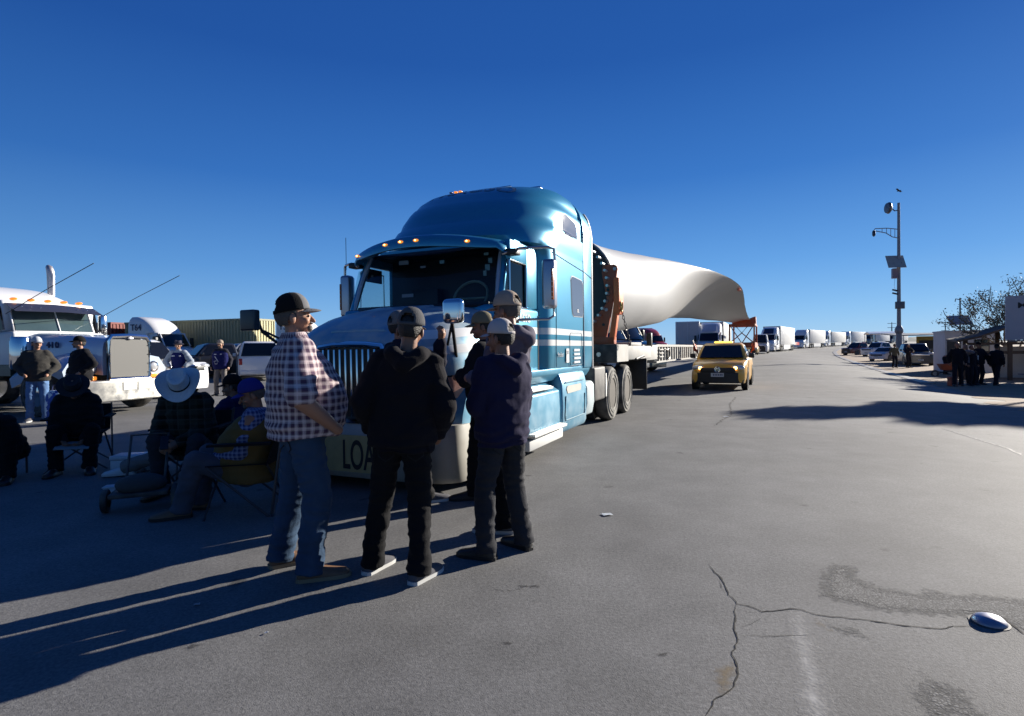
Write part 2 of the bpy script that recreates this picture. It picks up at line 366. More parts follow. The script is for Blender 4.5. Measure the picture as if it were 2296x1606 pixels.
paint_old = mat('worn off pale road paint', (.40,.395,.38), .9, var=.3, vs=24, bump=.2, bs=60)
sheet('faded_paint_band', rough_poly([zc(*q) for q in [(950,662),(1050,664),(1100,790),(1130,900),(1160,1040),(1230,1330),(1030,1330),(985,1000),(955,850),(945,790)]], .007, 9), paint_old, .0014, .5)
worn(paint_old, 18, -.5, 2.6)
tan = mat('tan sand stain', (.26,.2,.12), .95, var=.45, vs=30)
worn(tan, 20, .0, 1.6); sheet('sand_stain', rough_poly([zc(*q) for q in [(560,960),(630,950),(655,1010),(640,1070),(600,1120),(560,1130),(530,1080)]], .014, 7), tan, .0013, .5)
sheet('sand_stain', rough_poly([zc(*q) for q in [(1110,690),(1160,700),(1180,760),(1140,760)]], .01, 6), tan, .0013, .5)
for nm, pl, wd in [('road_crack', [(495,380),(540,440),(590,490),(615,560),(655,610),(720,625),(760,635),(800,655),(880,645),(960,638),(1030,645),(1100,668),(1200,685),(1330,695),(1450,708),(1570,730),(1700,742),(1830,755),(1900,740),(2010,735)], .0055),
                   ('road_crack', [(655,610),(645,650),(640,720),(660,780),(655,830),(625,900),(645,950),(662,1010),(650,1060),(600,1120),(540,1170),(480,1240),(440,1300)], .005),
                   ('road_crack', [(1920,645),(2080,655),(2180,690),(2296,780),(2400,830)], .008),
                   ('road_crack', [(680,790),(800,795),(960,790),(1100,785)], .003), ('road_crack', [(645,640),(720,655),(800,660)], .003),
                   ('road_crack', [(560,470),(570,520),(600,552)], .003), ('road_crack', [(670,745),(740,720),(800,690)], .003)]:
    ribbon(nm, [zc(*q) for q in pl], wd, crackm)
for k in range(26):                                 # crumbling edge along the sandy crack
    pass
dD = lambda *p: [onground(x, y) for x, y in p]
ribbon('road_crack', dD((1700,785+14),(1760,800),(1830,801),(1880,803)), .05, crackm, .003, .05)
ribbon('pale_seam', dD((2110,960),(2190,985),(2250,1003),(2295,1022)), .02, mat('dusty kerb concrete', (.27,.25,.22)), .003, .02)
ribbon('road_crack', dD((1600,955),(1640,930),(1635,908),(1650,890)), .012, crackm, .003, .05)
# verge of dirt on the right with its kerb
dirt = mat('dry dirt', (.27,.19,.125), .95, var=.3, vs=1.2, bump=.6, bs=8)
conc = mat('dusty kerb concrete', (.27,.25,.22), .9, var=.35, vs=2, dust=((.22,.19,.15), .8))
kerb = [onground(x, y) for x, y in [(1900,779.5),(1876,785),(1870,790),(1880,800),(1920,815),(1960,828),(2010,842),(2080,860),(2170,884),(2240,905),(2330,935)]]
K = []
for i in range(len(kerb)-1):
    for j in range(8):
        p = kerb[i].lerp(kerb[i+1], j/8); wob = max(0, min(1, (26-p.y)/6)); K.append(p + Vector((1.2*noise.noise(Vector((p.y*.7, 3, 1)))+.5*noise.noise(Vector((p.y*2.3, 9, 1))), 0, 0))*wob)
K.append(kerb[-1])
b = MB(); nx = 24; vs = []
for p in K:
    for i in range(nx+1):
        x = p.x + 90*(i/nx)**1.8; y = p.y + (x-p.x)*.1
        vs.append((x, y, gz(x, y)+.004+.06*min(1, (x-p.x)/1.5)+.03*noise.noise(Vector((x*.4, y*.4, 0)))*min(1, (x-p.x)/2)))
b.add(vs, [(j*(nx+1)+i, j*(nx+1)+i+1, (j+1)*(nx+1)+i+1, (j+1)*(nx+1)+i) for j in range(len(K)-1) for i in range(nx)])
tag(b.build('dirt_verge', dirt, smooth=60), kind='structure')
b = MB(); rings = []
KF = [p for p in K if p.y > 24]
for i, p in enumerate(KF):
    t = (KF[min(i+1, len(KF)-1)]-KF[max(i-1, 0)]).normalized(); s = Vector((-t.y, t.x, 0)); z = gz(p.x, p.y)
    rings.append([Vector((p.x, p.y, z-.05))+s*.3, Vector((p.x, p.y, z+.02))+s*.3, Vector((p.x, p.y, z+.035))+s*.2, Vector((p.x, p.y, z+.05))-s*.25, Vector((p.x, p.y, z-.05))-s*.25])
b.loft(rings); tag(b.build('kerb', conc), kind='structure')
# ---------------------------------------------------------------- hero tractor
TH = R_(23.7); HO = Vector((-1.656, 5.47, 0))
def teal(name, hood=False, low=False):
    M = mat(name, (.034,.265,.425), .3, .25, .2, var=.10, vs=2.0, dust=((.50,.54,.55), .9 if hood else .5), dz=None if hood else (.15, 1.35), dr=(.22, .62) if hood else (.35, .7))
    n = M.node_tree.nodes; l = M.node_tree.links; b = n['Principled BSDF']
    if hood:                      # dust thins out over the painted hood
        pass
    if not low:
        tc = n.new('ShaderNodeTexCoord'); sp = n.new('ShaderNodeSeparateXYZ'); l.new(tc.outputs['Object'], sp.inputs[0]); z = sp.outputs[2]
        def mth(op, a, c):
            x = n.new('ShaderNodeMath'); x.operation = op
            for i, q in enumerate((a, c)):
                if isinstance(q, (int, float)): x.inputs[i].default_value = q
                else: l.new(q, x.inputs[i])
            return x.outputs[0]
        if hood:
            k = mth('MULTIPLY', mth('SUBTRACT', 1.3, sp.outputs[1]), .085); k = mth('MAXIMUM', k, 0); z = mth('ADD', z, k)
        def band(lo, hi): return mth('MULTIPLY', mth('GREATER_THAN', z, lo), mth('LESS_THAN', z, hi))
        s = mth('ADD', band(1.562, 1.648), band(1.412, 1.492))
        if hood: s = mth('MULTIPLY', s, mth('GREATER_THAN', mth('ABSOLUTE', sp.outputs[0], 0), .72))
        src = b.inputs['Base Color'].links[0].from_socket
        mx = n.new('ShaderNodeMix'); mx.data_type = 'RGBA'; l.new(s, mx.inputs[0]); l.new(src, mx.inputs[6]); mx.inputs[7].default_value = (.74,.75,.74,1)
        l.new(mx.outputs[2], b.inputs['Base Color'])
        mm = mth('MULTIPLY', mth('SUBTRACT', 1, s), .45); l.new(mm, b.inputs['Metallic'])
    return M
paint = teal('teal metallic paint'); paint_hood = teal('dusty teal hood paint', hood=True); paint_low = teal('dirt streaked teal fairing', low=True)
_b = paint_low.node_tree.nodes['Principled BSDF']
cream = mat('dusty cream bumper', (.40,.39,.34), .55, 0, .1, var=.2, vs=4, dust=((.34,.31,.26), .7))
T1 = thing('semi_tractor', 'large teal blue sleeper tractor with two white side stripes hauling the turbine blade', 'truck', HO, -TH)
def ssgn(v, p): return math.copysign(abs(v)**p, v)
def hood_ring(u, W, zb, zs, zt, n=28, px=.6, pz=.62):
    r = []
    for i in range(n+1):
        a = math.pi*i/n
        r.append((W*ssgn(math.cos(a), px), u, zs+(zt-zs)*abs(math.sin(a))**pz))
    r += [(-W, u, zb), (W, u, zb)]
    return r
hb = MB(); hb.loft([hood_ring(*q) for q in [(.12,.52,.66,1.1,1.42),(.16,.66,.66,1.1,1.51),(.24,.88,.66,1.08,1.585),(.34,1.0,.66,1.06,1.65),(.48,1.07,.68,1.07,1.72),(.65,1.105,.74,1.1,1.785),(.9,1.11,.85,1.2,1.845),(1.2,1.12,.9,1.35,1.885),(1.5,1.1,.95,1.5,1.905)]])
hood = hb.build('hood', paint_hood, T1, smooth=50)
b = MB()                                         # raised centre panel line of the hood
b.loft([[(x, u, z) for x, z in ((-.36, zz-.03), (-.33, zz), (.33, zz), (.36, zz-.03))] for u, zz in ((.22,1.585),(.4,1.70),(.7,1.81),(1.0,1.872),(1.3,1.905))]); b.build('hood_panel', paint_hood, T1, bevel=.012, smooth=60)
# grille
gr = MB(); gr.box(-.42, .42, .10, .14, .70, 1.40); go = gr.build('grille', black, T1)
b = MB()
for i in range(12):
    x = -.39+.78*i/11; b.box(x-.011, x+.011, .07, .115, .72, 1.385)
b.build('grille_bars', chrome, go, bevel=.004)
b = MB(); b.tube([(-.43,.1,.69),(-.43,.1,1.33),(-.38,.1,1.41),(-.2,.09,1.43),(0,.085,1.435),(.2,.09,1.43),(.38,.1,1.41),(.43,.1,1.33),(.43,.1,.69)], .03, 8); b.box(-.46,.46,.06,.13,.655,.705); b.build('grille_surround', chrome, go, bevel=.0)
# bumper wrapping round
def bump_ring(s):
    W = 1.2; a = math.pi*s; w_ = -W*ssgn(math.cos(a), .55); u = .06+.5*(1-abs(math.sin(a))**.35)
    k = 1 if abs(w_) < 1.05 else .98
    return [(w_*k, u, .12), (w_, u-.05, .18), (w_, u-.06, .42), (w_*.99, u-.03, .60), (w_*.98, u+.02, .66), (w_*.9, u+.14, .66), (w_*.9, u+.14, .14)]
b = MB(); b.loft([bump_ring(s/36) for s in range(37)]); bo = b.build('bumper', cream, T1, smooth=40)
b = MB(); b.box(-.42,.56,-.012,-.004,.19,.55); sg = b.build('load_banner', mat('yellow cloth banner', (.42,.36,.17), .9, var=.25, vs=9), T1)
text_mesh('banner_lettering', 'LOAD', .40, inkblack, sg, frame((-.02, -.015, .225), (1,0,0), (0,0,1)), sx=.5)
text_mesh('number_lettering', 'P-8', .13, inkblack, bo, frame((.93, .115, .42), (.8,.6,0), (0,0,1)))
ht = bvh(hood)
for s in (-1, 1):
    hl = [(.985,1.095),(.70,1.115),(.42,1.09),(.36,1.02),(.40,.95),(.50,.90),(.60,.88),(.74,.93),(.88,1.02)]    # (u, z) seen from the side
    hl = [(.26,1.10),(.40,1.115),(.66,1.095),(.80,1.07),(.72,1.0),(.58,.935),(.42,.90),(.30,.90),(.22,.96)]
    o_ = decal('headlight', hl, lambda u, z: (s*2, u-.35, z), (-s*.9, .35, 0), ht, headorange, T1, off=.012)
    decal('headlight_bezel', [((u-.50)*1.09+.50, (z-1.0)*1.14+1.0) for u, z in hl], lambda u, z: (s*2, u-.35, z), (-s*.9, .35, 0), ht, black, o_, off=.004)
    b = MB(); rr = []
    for k in range(17):
        a = math.pi*(k/16*1.06-.03); cu, cz = 1.02-math.cos(a), .52+math.sin(a)
        def pt(x, r): return (s*x, 1.02-math.cos(a)*r, .52+math.sin(a)*r)
        rr.append([pt(1.0,.57), pt(1.15,.565), pt(1.165,.60), pt(1.13,.70), pt(1.0,.74)])
    b.loft(rr); b.build('wheel_arch_flare', paint_low, T1, smooth=50)
# cab
b = MB(); b.box(-1.1,1.1,1.3,2.62,.95,1.885); b.build('cab_body', paint, T1, bevel=.05, seg=3)
for s in (-1, 1):
    x0, x1 = sorted((s*1.02, s*1.09))
    d = MB(); ue = 2.13 if s > 0 else 2.27; d.box(x0, x1, ue, 2.62, 1.885, 2.66); d.box(x0, x1, 1.62, ue, 2.42 if s > 0 else 2.5, 2.66)
    d.tube([(s*1.04,1.42,1.88),(s*1.02,1.56,2.22),(s*.985,1.70,2.60)], .045, 8)
    do = d.build('door_frame', paint, T1, bevel=.012)
    q = MB(); q.box(s*1.05-.006, s*1.05+.006, 1.62, ue, 1.885, 2.42 if s > 0 else 2.5); q.build('side_window', glass('dark side glass', (.10,.11,.12)) if s > 0 else cglass, do)
    q = MB(); q.prism([(1.44,1.80),(1.60,1.78),(1.62,2.40),(1.58,2.42),(1.50,2.2)], 'x', s*1.065-.006, s*1.065+.006); q.build('vent_window', glass('vent glass', (.5,.56,.6)) if s > 0 else cglass, do)
    q = MB(); q.tube([(s*1.075,1.62,1.79),(s*1.075,1.625,2.41)], .014, 6); q.tube([(s*1.08,1.62,1.875),(s*1.08,2.13,1.875)], .014, 6); q.tube([(s*1.078,2.13,1.88),(s*1.078,2.12,2.42),(s*1.078,1.63,2.42)], .012, 6); q.build('window_trim', chrome, do)
    q = MB(); q.tube([(s*1.102,1.50,1.72),(s*1.104,1.50,1.1),(s*1.104,1.6,1.02),(s*1.104,2.40,1.02),(s*1.104,2.46,1.1),(s*1.104,2.46,1.8)], .007, 5); q.build('door_seam', black, do)
    q = MB(); q.ell((s*1.108,2.2,1.50), (.02,.05,.10)); q.build('door_handle', black, do)
b = MB(); b.box(-1.0,1.0,1.95,2.6,2.655,2.715); b.build('cab_roof', paint, T1)
b = MB(); b.box(-1.05,1.05,2.27,2.31,1.0,2.70); b.box(-.92,.92,1.36,1.62,1.78,1.92); b.box(.94,.98,2.14,2.27,1.88,2.66); b.box(-1.0,1.0,1.75,2.27,2.60,2.64); b.box(-.99,-.97,1.62,1.95,2.28,2.46)
b.box(.25,.75,2.1,2.25,1.6,2.3); b.box(-.62,-.2,2.12,2.25,1.6,2.2); b.build('cab_interior', black, T1, bevel=.02)
b = MB(); n = 20; b.tube([(.5+.23*math.cos(2*math.pi*i/n), 1.74+.1*math.sin(2*math.pi*i/n), 2.02+.2*math.sin(2*math.pi*i/n)) for i in range(n+1)], .018, 6); b.tube([(.28,1.74,2.0),(.72,1.74,2.0)], .014, 6); b.build('steering_wheel', mat('grey green steering wheel', (.22,.28,.22), .4, var=.1), T1)
def ws(a, t):   # windscreen surface: a in -1..1 across, t 0..1 up
    w_ = a*(1.0-.06*t); return (w_, (1.14+.28*a*a)*(1-t)+(1.54+.16*a*a)*t - .03*math.sin(math.pi*t), 1.88*(1-t)+2.60*t - .05*a*a*(1-t)*0)
b = MB(); b.add([ws(i/8-1, j/6) for j in range(7) for i in range(17)], [(j*17+i, j*17+i+1, (j+1)*17+i+1, (j+1)*17+i) for j in range(6) for i in range(16)])
wso = b.build('windscreen', glass('smoked windscreen', (.80,.84,.84)), T1)
b = MB(); b.tube([Vector(ws(i/8-1, 0))+Vector((0,-.01,-.005)) for i in range(17)], .022, 6); b.build('windscreen_seal', black, wso)
b = MB()
for s in (-1, 1):
    b = MB(); b.tube([Vector(ws(s, j/6))+Vector((s*.01,-.006,0)) for j in range(7)], .028, 6); b.build('windscreen_pillar', mat('pale pillar trim', (.4,.45,.5), .35, .3, .3, var=.05), wso)
stick = mat('grey green sticker', (.10,.2,.2), .5, var=.3, vs=60)
b = MB()
for a, t, sx, sz in [(.88,.62,.03,.035),(.90,.74,.025,.03),(.86,.52,.02,.03),(.84,.86,.03,.015),(.3,.75,.03,.02)]:
    p = Vector(ws(a, t)); b = MB(); b.box(p.x-sx, p.x+sx, p.y-.012, p.y-.008, p.z-sz, p.z+sz); b.build('windscreen_sticker', stick, wso)
b = MB()
for a, t, sx, sz in [(-.35,.82,.07,.025),(0,.7,.035,.012),(-.1,.2,.08,.02)]:
    p = Vector(ws(a, t)); b = MB(); b.box(p.x-sx, p.x+sx, p.y+.06, p.y+.065, p.z-sz, p.z+sz); b.build('cab_paper', mat('grey paper', (.3,.31,.33), .8, var=.1), wso)
# visor
def visor_ring(a):
    w_ = a*1.06; u = 1.18+.34*a*a; z = 2.69-.10*a*a - (.05 if abs(a) > .97 else 0); h = .115*(1-.55*abs(a)**4)
    return [(w_, u+.28, z+.035), (w_, u+.1, z+.045), (w_, u, z+.01), (w_, u-.035, z-h*.5), (w_, u-.03, z-h), (w_, u+.0, z-h-.004), (w_, u+.28, z-.01)]
b = MB(); b.loft([visor_ring(i/16-1) for i in range(33)]); vo = b.build('sun_visor', paint, T1, smooth=50)
for a in (-.9, -.33, -.1, .1, .66):
    q = Vector(visor_ring(a)[3]); b = MB(); b.ell((q.x, q.y-.002, q.z+.012), (.038,.016,.018)); lo_ = b.build('marker_light', amber, vo)
    b = MB(); b.ell((q.x, q.y-.016, q.z+.012), (.012,.006,.008)); b.build('bulb', amberlit, lo_)
# sleeper and roof fairing: stacked plan outlines
def plan(z, uf, L, W, rear, n=36, p=.72):
    r = []
    for i in range(n+1):
        a = math.pi*i/n
        r.append((W*ssgn(math.cos(a), p), uf+L*(1-abs(math.sin(a))**p), z))
    r += [(-W, uf+L+(rear-uf-L)*.5, z), (-W, rear, z), (W, rear, z), (W, uf+L+(rear-uf-L)*.5, z)]
    return r
b = MB(); b.loft([plan(*q) for q in [(1.08,2.36,.4,1.17,4.16),(1.12,2.36,.4,1.20,4.17),(1.6,2.36,.4,1.215,4.17),(2.58,2.36,.42,1.22,4.17),(2.66,2.32,.46,1.22,4.17),(2.695,2.1,.75,1.22,4.17),(2.73,1.90,1.0,1.22,4.17),(2.80,1.86,1.15,1.225,4.17),(2.9,1.92,1.2,1.226,4.17),(3.02,2.02,1.25,1.224,4.17),(3.045,2.06,1.25,1.196,4.17),(3.15,2.10,1.35,1.192,4.17),(3.3,2.22,1.45,1.182,4.15),(3.37,2.30,1.45,1.172,4.15),(3.395,2.34,1.45,1.145,4.15),(3.48,2.43,1.45,1.135,4.13),(3.58,2.60,1.4,1.105,4.11),(3.67,2.85,1.15,1.05,4.08),(3.74,3.14,.86,.96,4.03),(3.785,3.44,.5,.82,3.97),(3.80,3.6,.3,.68,3.92)]])
slp = b.build('sleeper', paint, T1, smooth=42)
st_ = bvh(slp)
# creases on the fairing sides, upper and lower windows, seams
for s in (-1, 1):
    wm_ = mat('smoky sleeper window', (.13,.14,.17), .12, 0, .3, var=.05); sm_ = mat('dark seam blue', (.005,.05,.11), .5, var=0)  # panel joints and window seals in a darker blue
    for nm, pts in (('upper_window', [(3.24,3.05),(3.27,3.22),(3.34,3.30),(3.45,3.32),(3.84,3.27),(3.90,3.22),(3.92,3.08),(3.90,3.04),(3.35,3.0),(3.27,3.01)]), ('lower_window', [(3.52,2.38),(3.56,2.425),(3.62,2.435),(4.06,2.42),(4.12,2.37),(4.14,1.93),(4.10,1.87),(3.66,1.86),(3.60,1.89),(3.57,1.97)])):
        c_ = (sum(p[0] for p in pts)/len(pts), sum(p[1] for p in pts)/len(pts))
        lw = decal(nm, pts, lambda u, z: (s*3, u, z), (-s, 0, 0), st_, wm_, slp, off=.008)
        decal('window_seal', [((u-c_[0])*1.06+c_[0], (z-c_[1])*1.06+c_[1]) for u, z in pts], lambda u, z: (s*3, u, z), (-s, 0, 0), st_, sm_, lw, off=.004)
    b = MB(); b.tube([(s*1.222, 4.165, 1.1), (s*1.222, 4.165, 3.2), (s*1.2, 4.15, 3.40)], .007, 5)
    b.tube([(s*1.216, 2.86, 1.12), (s*1.224, 2.86, 2.5)], .004, 5); b.tube([(s*1.224,2.72,2.66),(s*1.224,3.4,2.62),(s*1.224,4.16,2.58)], .005, 5)
    lk = [(3.50,1.60),(3.46,1.56),(3.46,1.16),(3.5,1.12),(4.02,1.12),(4.06,1.16),(4.06,1.58),(4.02,1.61),(3.50,1.60)]
    b.tube([(s*1.216, u, z) for u, z in lk], .005, 5); b.build('panel_seams', mat('dark seam blue', (.005,.05,.11), .5, var=0), slp)
    # extender panel behind the sleeper
    e = MB(); e.loft([[(s*W, 4.18, z), (s*W, 4.63, z-.03*(z > 3.4)), (s*(W-.11), 4.63, z-.03*(z > 3.4)), (s*(W-.11), 4.18, z)] for z, W in [(1.06,1.21),(1.2,1.224),(3.2,1.224),(3.36,1.20),(3.5,1.16),(3.6,1.10),(3.67,1.04)]]); eo = e.build('side_extender', paint, T1, bevel=.018, seg=3)
    e = MB(); e.loft([[(s*W, 4.635, z), (s*W, 4.70, z), (s*(W-.09), 4.70, z), (s*(W-.09), 4.635, z)] for z, W in [(1.04,1.228),(3.2,1.228),(3.36,1.205),(3.5,1.165),(3.6,1.105)]]); e.build('extender_trim', mat('grey rubber trim', (.3,.3,.31), .5, var=.1), eo, bevel=.006)
    e = MB(); e.tube([(s*1.227,4.18,2.58),(s*1.227,4.64,2.52)], .006, 5); e.build('extender_seam', mat('dark seam blue', (.005,.05,.11)), eo)
# decals on the driver side
text_mesh('company_lettering', 'TRACSO', .135, inkwhite, T1, frame((1.106, 1.66, 1.705), (0,1,0), (0,0,1)), spacing=1.05)
text_mesh('badge_lettering', 'ProStar', .085, mat('dull grey lettering', (.3,.34,.38), .4, .4, var=0), slp, frame((1.2205, 2.90, 1.26), (0,1,0), (0,0,1)))
b = MB(); b.box(1.2195,1.222,3.28,3.40,1.17,1.37); st = b.build('notice_sticker', mat('white sticker', (.72,.72,.7), .5, var=.1, vs=20), slp)
b = MB(); b.box(1.2225,1.2235,3.30,3.38,1.285,1.345); b.build('sticker_picture', mat('sticker ink', (.08,.09,.12), .6, var=.6, vs=30), st)
for i, z in enumerate((1.33,1.27,1.21,1.15)):
    b = MB()
    x = 3.66
    while x < 3.94 - .03*(i % 2):
        wd = random.uniform(.02,.05); b.box(1.2195,1.2212,x,x+wd,z,z+.035); x += wd+.012
    b.build('small_lettering', inkwhite, slp)
text_mesh('window_sticker', 'OL', .07, inkwhite, slp, frame((1.23,3.80,1.92),(0,1,0),(0,0,1)), ext=.001)
# faint company name painted on the roof front
rl = text_mesh('roof_lettering', 'TRACSO', .36, mat('faded silver lettering', (.12,.19,.26), .4, .3, var=.1), slp, frame((-.66, 2.55, 5), (1,0,0), (0,1,0)), ext=0)
drape(rl, st_, (0,0,-1), .006)
b = MB(); b.box(-.35,.35,3.35,3.6,3.80,3.835); b.build('roof_hatch', chrome, slp, bevel=.015)
for x in (-.5,-.42,-.34):
    b = MB(); b.ell((x,3.05,3.742),(.03,.04,.016)); b.build('roof_marker_light', amber if x > -.45 else chrome, slp)
b = MB(); b.box(.42,.72,3.62,3.9,3.80,3.85); b.build('roof_light_bar', chrome, slp, bevel=.015)
# lower fairings, steps
def fair(u0, u1, nm):
    b = MB(); b.prism([(.98,1.06),(1.13,1.04),(1.2,.97),(1.235,.86),(1.245,.55),(1.23,.26),(1.2,.2),(.98,.2)], 'y', u0, u1); return b
for s in (-1, 1):
    Mx = Matrix.Diagonal((s, 1, 1, 1))
    b = MB(); b.M = Mx; b.prism([(.95,1.04),(1.0,1.02),(1.06,.9),(1.16,.84),(1.225,.80),(1.235,.55),(1.23,.34),(1.2,.3),(.95,.3)], 'y', 1.72, 2.94); f1 = b.build('step_fairing', paint_low, T1, bevel=.022, seg=3)
    for (x0,x1,u0,u1,z) in ((1.02,1.25,1.78,2.62,.845),(1.19,1.33,1.74,2.95,.315)):
        b = MB(); b.M = Mx; b.box(x0,x1,u0,u1,z,z+.03)
        for k in range(5): xx = x0+.02+(x1-x0-.05)*k/4; b.box(xx, xx+.014, u0+.03, u1-.03, z+.03, z+.042)
        b.build('step_tread', alu, f1, bevel=.004)
    b = MB(); b.M = Mx; b.prism([(.98,1.10),(1.195,1.10),(1.19,1.03),(1.12,.93),(.98,.90)], 'y', 1.5, 4.62); b.build('sleeper_skirt', paint_low, T1, bevel=.012)
    b = MB(); b.M = Mx; b.box(1.0,1.26,1.74,2.98,.15,.285); b.build('lower_skirt', mat('dusty white skirt', (.6,.6,.57), .7, var=.15, vs=5), f1, bevel=.02)
    b = MB(); b.M = Mx; b.prism([(.95,1.06),(1.16,1.05),(1.205,.98),(1.235,.86),(1.245,.55),(1.235,.26),(1.2,.18),(.95,.18)], 'y', 3.02, 4.22); f2 = b.build('tank_fairing', paint_low, T1, bevel=.03, seg=3)
    b = MB(); b.M = Mx; b.prism([(.95,.84),(1.19,.84),(1.235,.78),(1.24,.5),(1.2,.3),(.95,.24)], 'y', 4.25, 4.70); b.build('fairing_tail', mat('pale dusty fairing', (.42,.5,.52), .6, 0, .1, var=.2, vs=5), f2, bevel=.03, seg=3)
    b = MB(); b.M = Mx; b.prism([(3.2,.80),(3.24,.84),(3.9,.84),(3.92,.80),(3.9,.74),(3.25,.73)], 'x', 1.236, 1.246); b.build('handle_recess', mat('dusty beige panel', (.5,.48,.42), .8, var=.15), f2)
    b = MB(); b.M = Mx; b.tube([(1.249,3.15,.7),(1.25,3.12,.42),(1.247,3.15,.36),(1.247,4.05,.36),(1.25,4.09,.42),(1.248,4.09,.68)], .008, 5); b.box(1.235,1.25,3.15,4.05,.885,.9); b.build('panel_press_line', mat('muted blue seam', (.12,.25,.32), .7, var=.1), f2)  # press lines in a duller blue than the fairing
    # front wheel and arch
    b = MB(); b.M = Mx; b.cyl((.7,1.02,.56),(1.119,1.02,.56),.60, n=32); b.build('wheel_arch', black, T1)
    # mirrors
    k = MB(); k.M = Mx; k.box(1.41,1.57,1.78,1.92,1.84,2.42); mo = k.build('wing_mirror', mat('chrome mirror shell', (.42,.42,.47), .28, .9, var=.1), T1, bevel=.04, seg=4)
    k = MB(); k.M = Mx; k.box(1.43,1.55,1.915,1.93,1.87,2.39); k.build('mirror_glass', chrome, mo)
    k = MB(); k.M = Mx; k.box(1.535,1.562,1.772,1.80,1.94,2.30); ml = k.build('marker_lens', mat('amber strip lens', (.5,.12,.02), .3, var=.1), mo, bevel=.006)
    for j in range(6):
        k = MB(); k.M = Mx; k.ell((1.55,1.770,1.97+.06*j),(.008,.005,.009), n=8, k=6); k.build('lamp_dot', mat('pale lamp dot', (.8,.65,.5), .3, var=0), ml)
    k = MB(); k.M = Mx; k.tube([(1.03,1.52,2.47),(1.2,1.6,2.53),(1.48,1.82,2.56),(1.54,1.87,2.54),(1.55,1.88,2.40)], .018, 8); k.build('mirror_bracket', steel, mo); k = MB(); k.M = Mx; k.tube([(1.08,1.52,1.70),(1.25,1.62,1.71),(1.48,1.84,1.72),(1.53,1.88,1.76),(1.53,1.88,1.86)], .016, 8); k.build('mirror_bracket', steel, mo)
    k = MB(); k.M = Mx; k.box(1.05,1.2,1.53,1.68,2.46,2.53); k.box(1.08,1.2,1.5,1.62,1.67,1.74); k.build('bracket_foot', black, mo, bevel=.012)
    # hood mirrors on struts
    k = MB(); hx = 1.16 if s > 0 else 1.42
    k.M = Mx; k.box(hx-.105,hx+.105,.10,.20,1.61,1.84); hm = k.build('hood_mirror', chrome if s > 0 else mat('dark mirror shell', (.05,.055,.06), .3, .3), T1, bevel=.045 if s > 0 else .02, seg=4)
    k = MB(); k.M = Mx; k.tube([(hx-.06,.20,1.74),(hx-.07,.25,1.6),(1.02,.44,1.30)], .017, 8); k.tube([(hx-.05,.2,1.62),(hx-.055,.21,1.82)], .02, 8); k.build('mirror_strut', black, hm)
    k = MB(); k.M = Mx; k.tube([(hx-.07,.24,1.62),(.96,.38,1.42),(.88,.5,1.5)], .013, 8); k.build('mirror_strut', black, hm)
# ladder frame, rear fenders, mud flaps
b = MB()
for s in (-1, 1): b.box(*sorted((s*.36, s*.46)), .5, 8.3, .72, 1.0)
b.box(-.46,.46,.5,.6,.5,.95); b.box(-.95,.95,1.6,4.6,.35,.9); b.box(-1.0,1.0,1.7,4.6,.9,1.1); b.box(-.5,.5,5.9,7.7,1.0,1.08); b.build('chassis', blackm, T1, bevel=.01)
for s in (-1, 1):
    Mx = Matrix.Diagonal((s, 1, 1, 1))
    b = MB(); b.M = Mx; b.box(.55,1.2,4.86,5.60,.46,1.05); b.build('quarter_fender', blackm, T1, bevel=.04, seg=3)
    b = MB(); b.M = Mx; b.box(1.18,1.215,5.56,5.62,.5,.92); b.build('fender_edge', alu, T1)
    b = MB(); b.M = Mx; b.box(.62,1.30,9.18,9.21,.38,1.12); b.prism([(8.0,1.1),(8.9,1.16),(9.12,1.13),(9.2,1.05),(9.23,1.05),(9.15,1.17),(8.9,1.21),(8.0,1.15)], 'x', .62, 1.30); b.build('mud_flap', black, T1, bevel=.012)
def wheel(parent, c, r, wd, s=1, dusty=True, rim=None, name='wheel', dual=False):
    """wheel with its axle along x; s = side the outer face looks to"""
    o = MB(); hw = wd/2; prof = [(r*.56,-hw*.9),(r*.80,-hw),(r*.95,-hw*.86),(r,-hw*.6),(r,hw*.6),(r*.95,hw*.86),(r*.80,hw),(r*.56,hw*.9)]
    RG_ = lambda pr: [[Vector(c)+Vector((s*z, rr*math.cos(2*math.pi*i/32), rr*math.sin(2*math.pi*i/32))) for i in range(32)] for rr, z in pr]
    o.loft(RG_(prof[:3]), cap=False); o.loft(RG_(prof[2:6]), 1, cap=False); o.loft(RG_(prof[5:]), cap=False)
    for k in (.86, .72): o.loft([[Vector(c)+Vector((s*z, rr*r*math.cos(2*math.pi*i/32), rr*r*math.sin(2*math.pi*i/32))) for i in range(32)] for rr, z in ((k, hw*.99), (k-.015, hw*1.05), (k-.03, hw*.99))], cap=False)
    t = o.build(name, [rubber_dusty if dusty else rubber, rubber], parent, smooth=50)
    q = MB(); d = -hw*1.05 if dual else hw*.35
    q.loft([[Vector(c)+Vector((s*z, rr*math.cos(2*math.pi*i/28), rr*math.sin(2*math.pi*i/28))) for i in range(28)] for rr, z in [(r*.60,hw*.82),(r*.58,hw*.92),(r*.55,hw*.8),(r*.5,d),(r*.22,d),(r*.2,d+hw*.5),(r*.1,d+hw*.55)]])
    q.build('rim', rim or alu, t, smooth=30); return t
dishm = mat('shaded wheel dish', (.05,.042,.034), .7, .2, var=.25, vs=8)  # recess shade inside the dual wheels put into the dish colour
for s in (-1, 1):
    wheel(T1, (s*1.03, 1.02, .51), .51, .30, s, rim=mat('grimy steel rim', (.22,.21,.2), .55, .5, var=.3, vs=10))
    for u in (6.15, 7.45):
        wheel(T1, (s*1.08, u, .515), .51, .27, s, rim=dishm, dual=True); wheel(T1, (s*.76, u, .515), .51, .27, s)
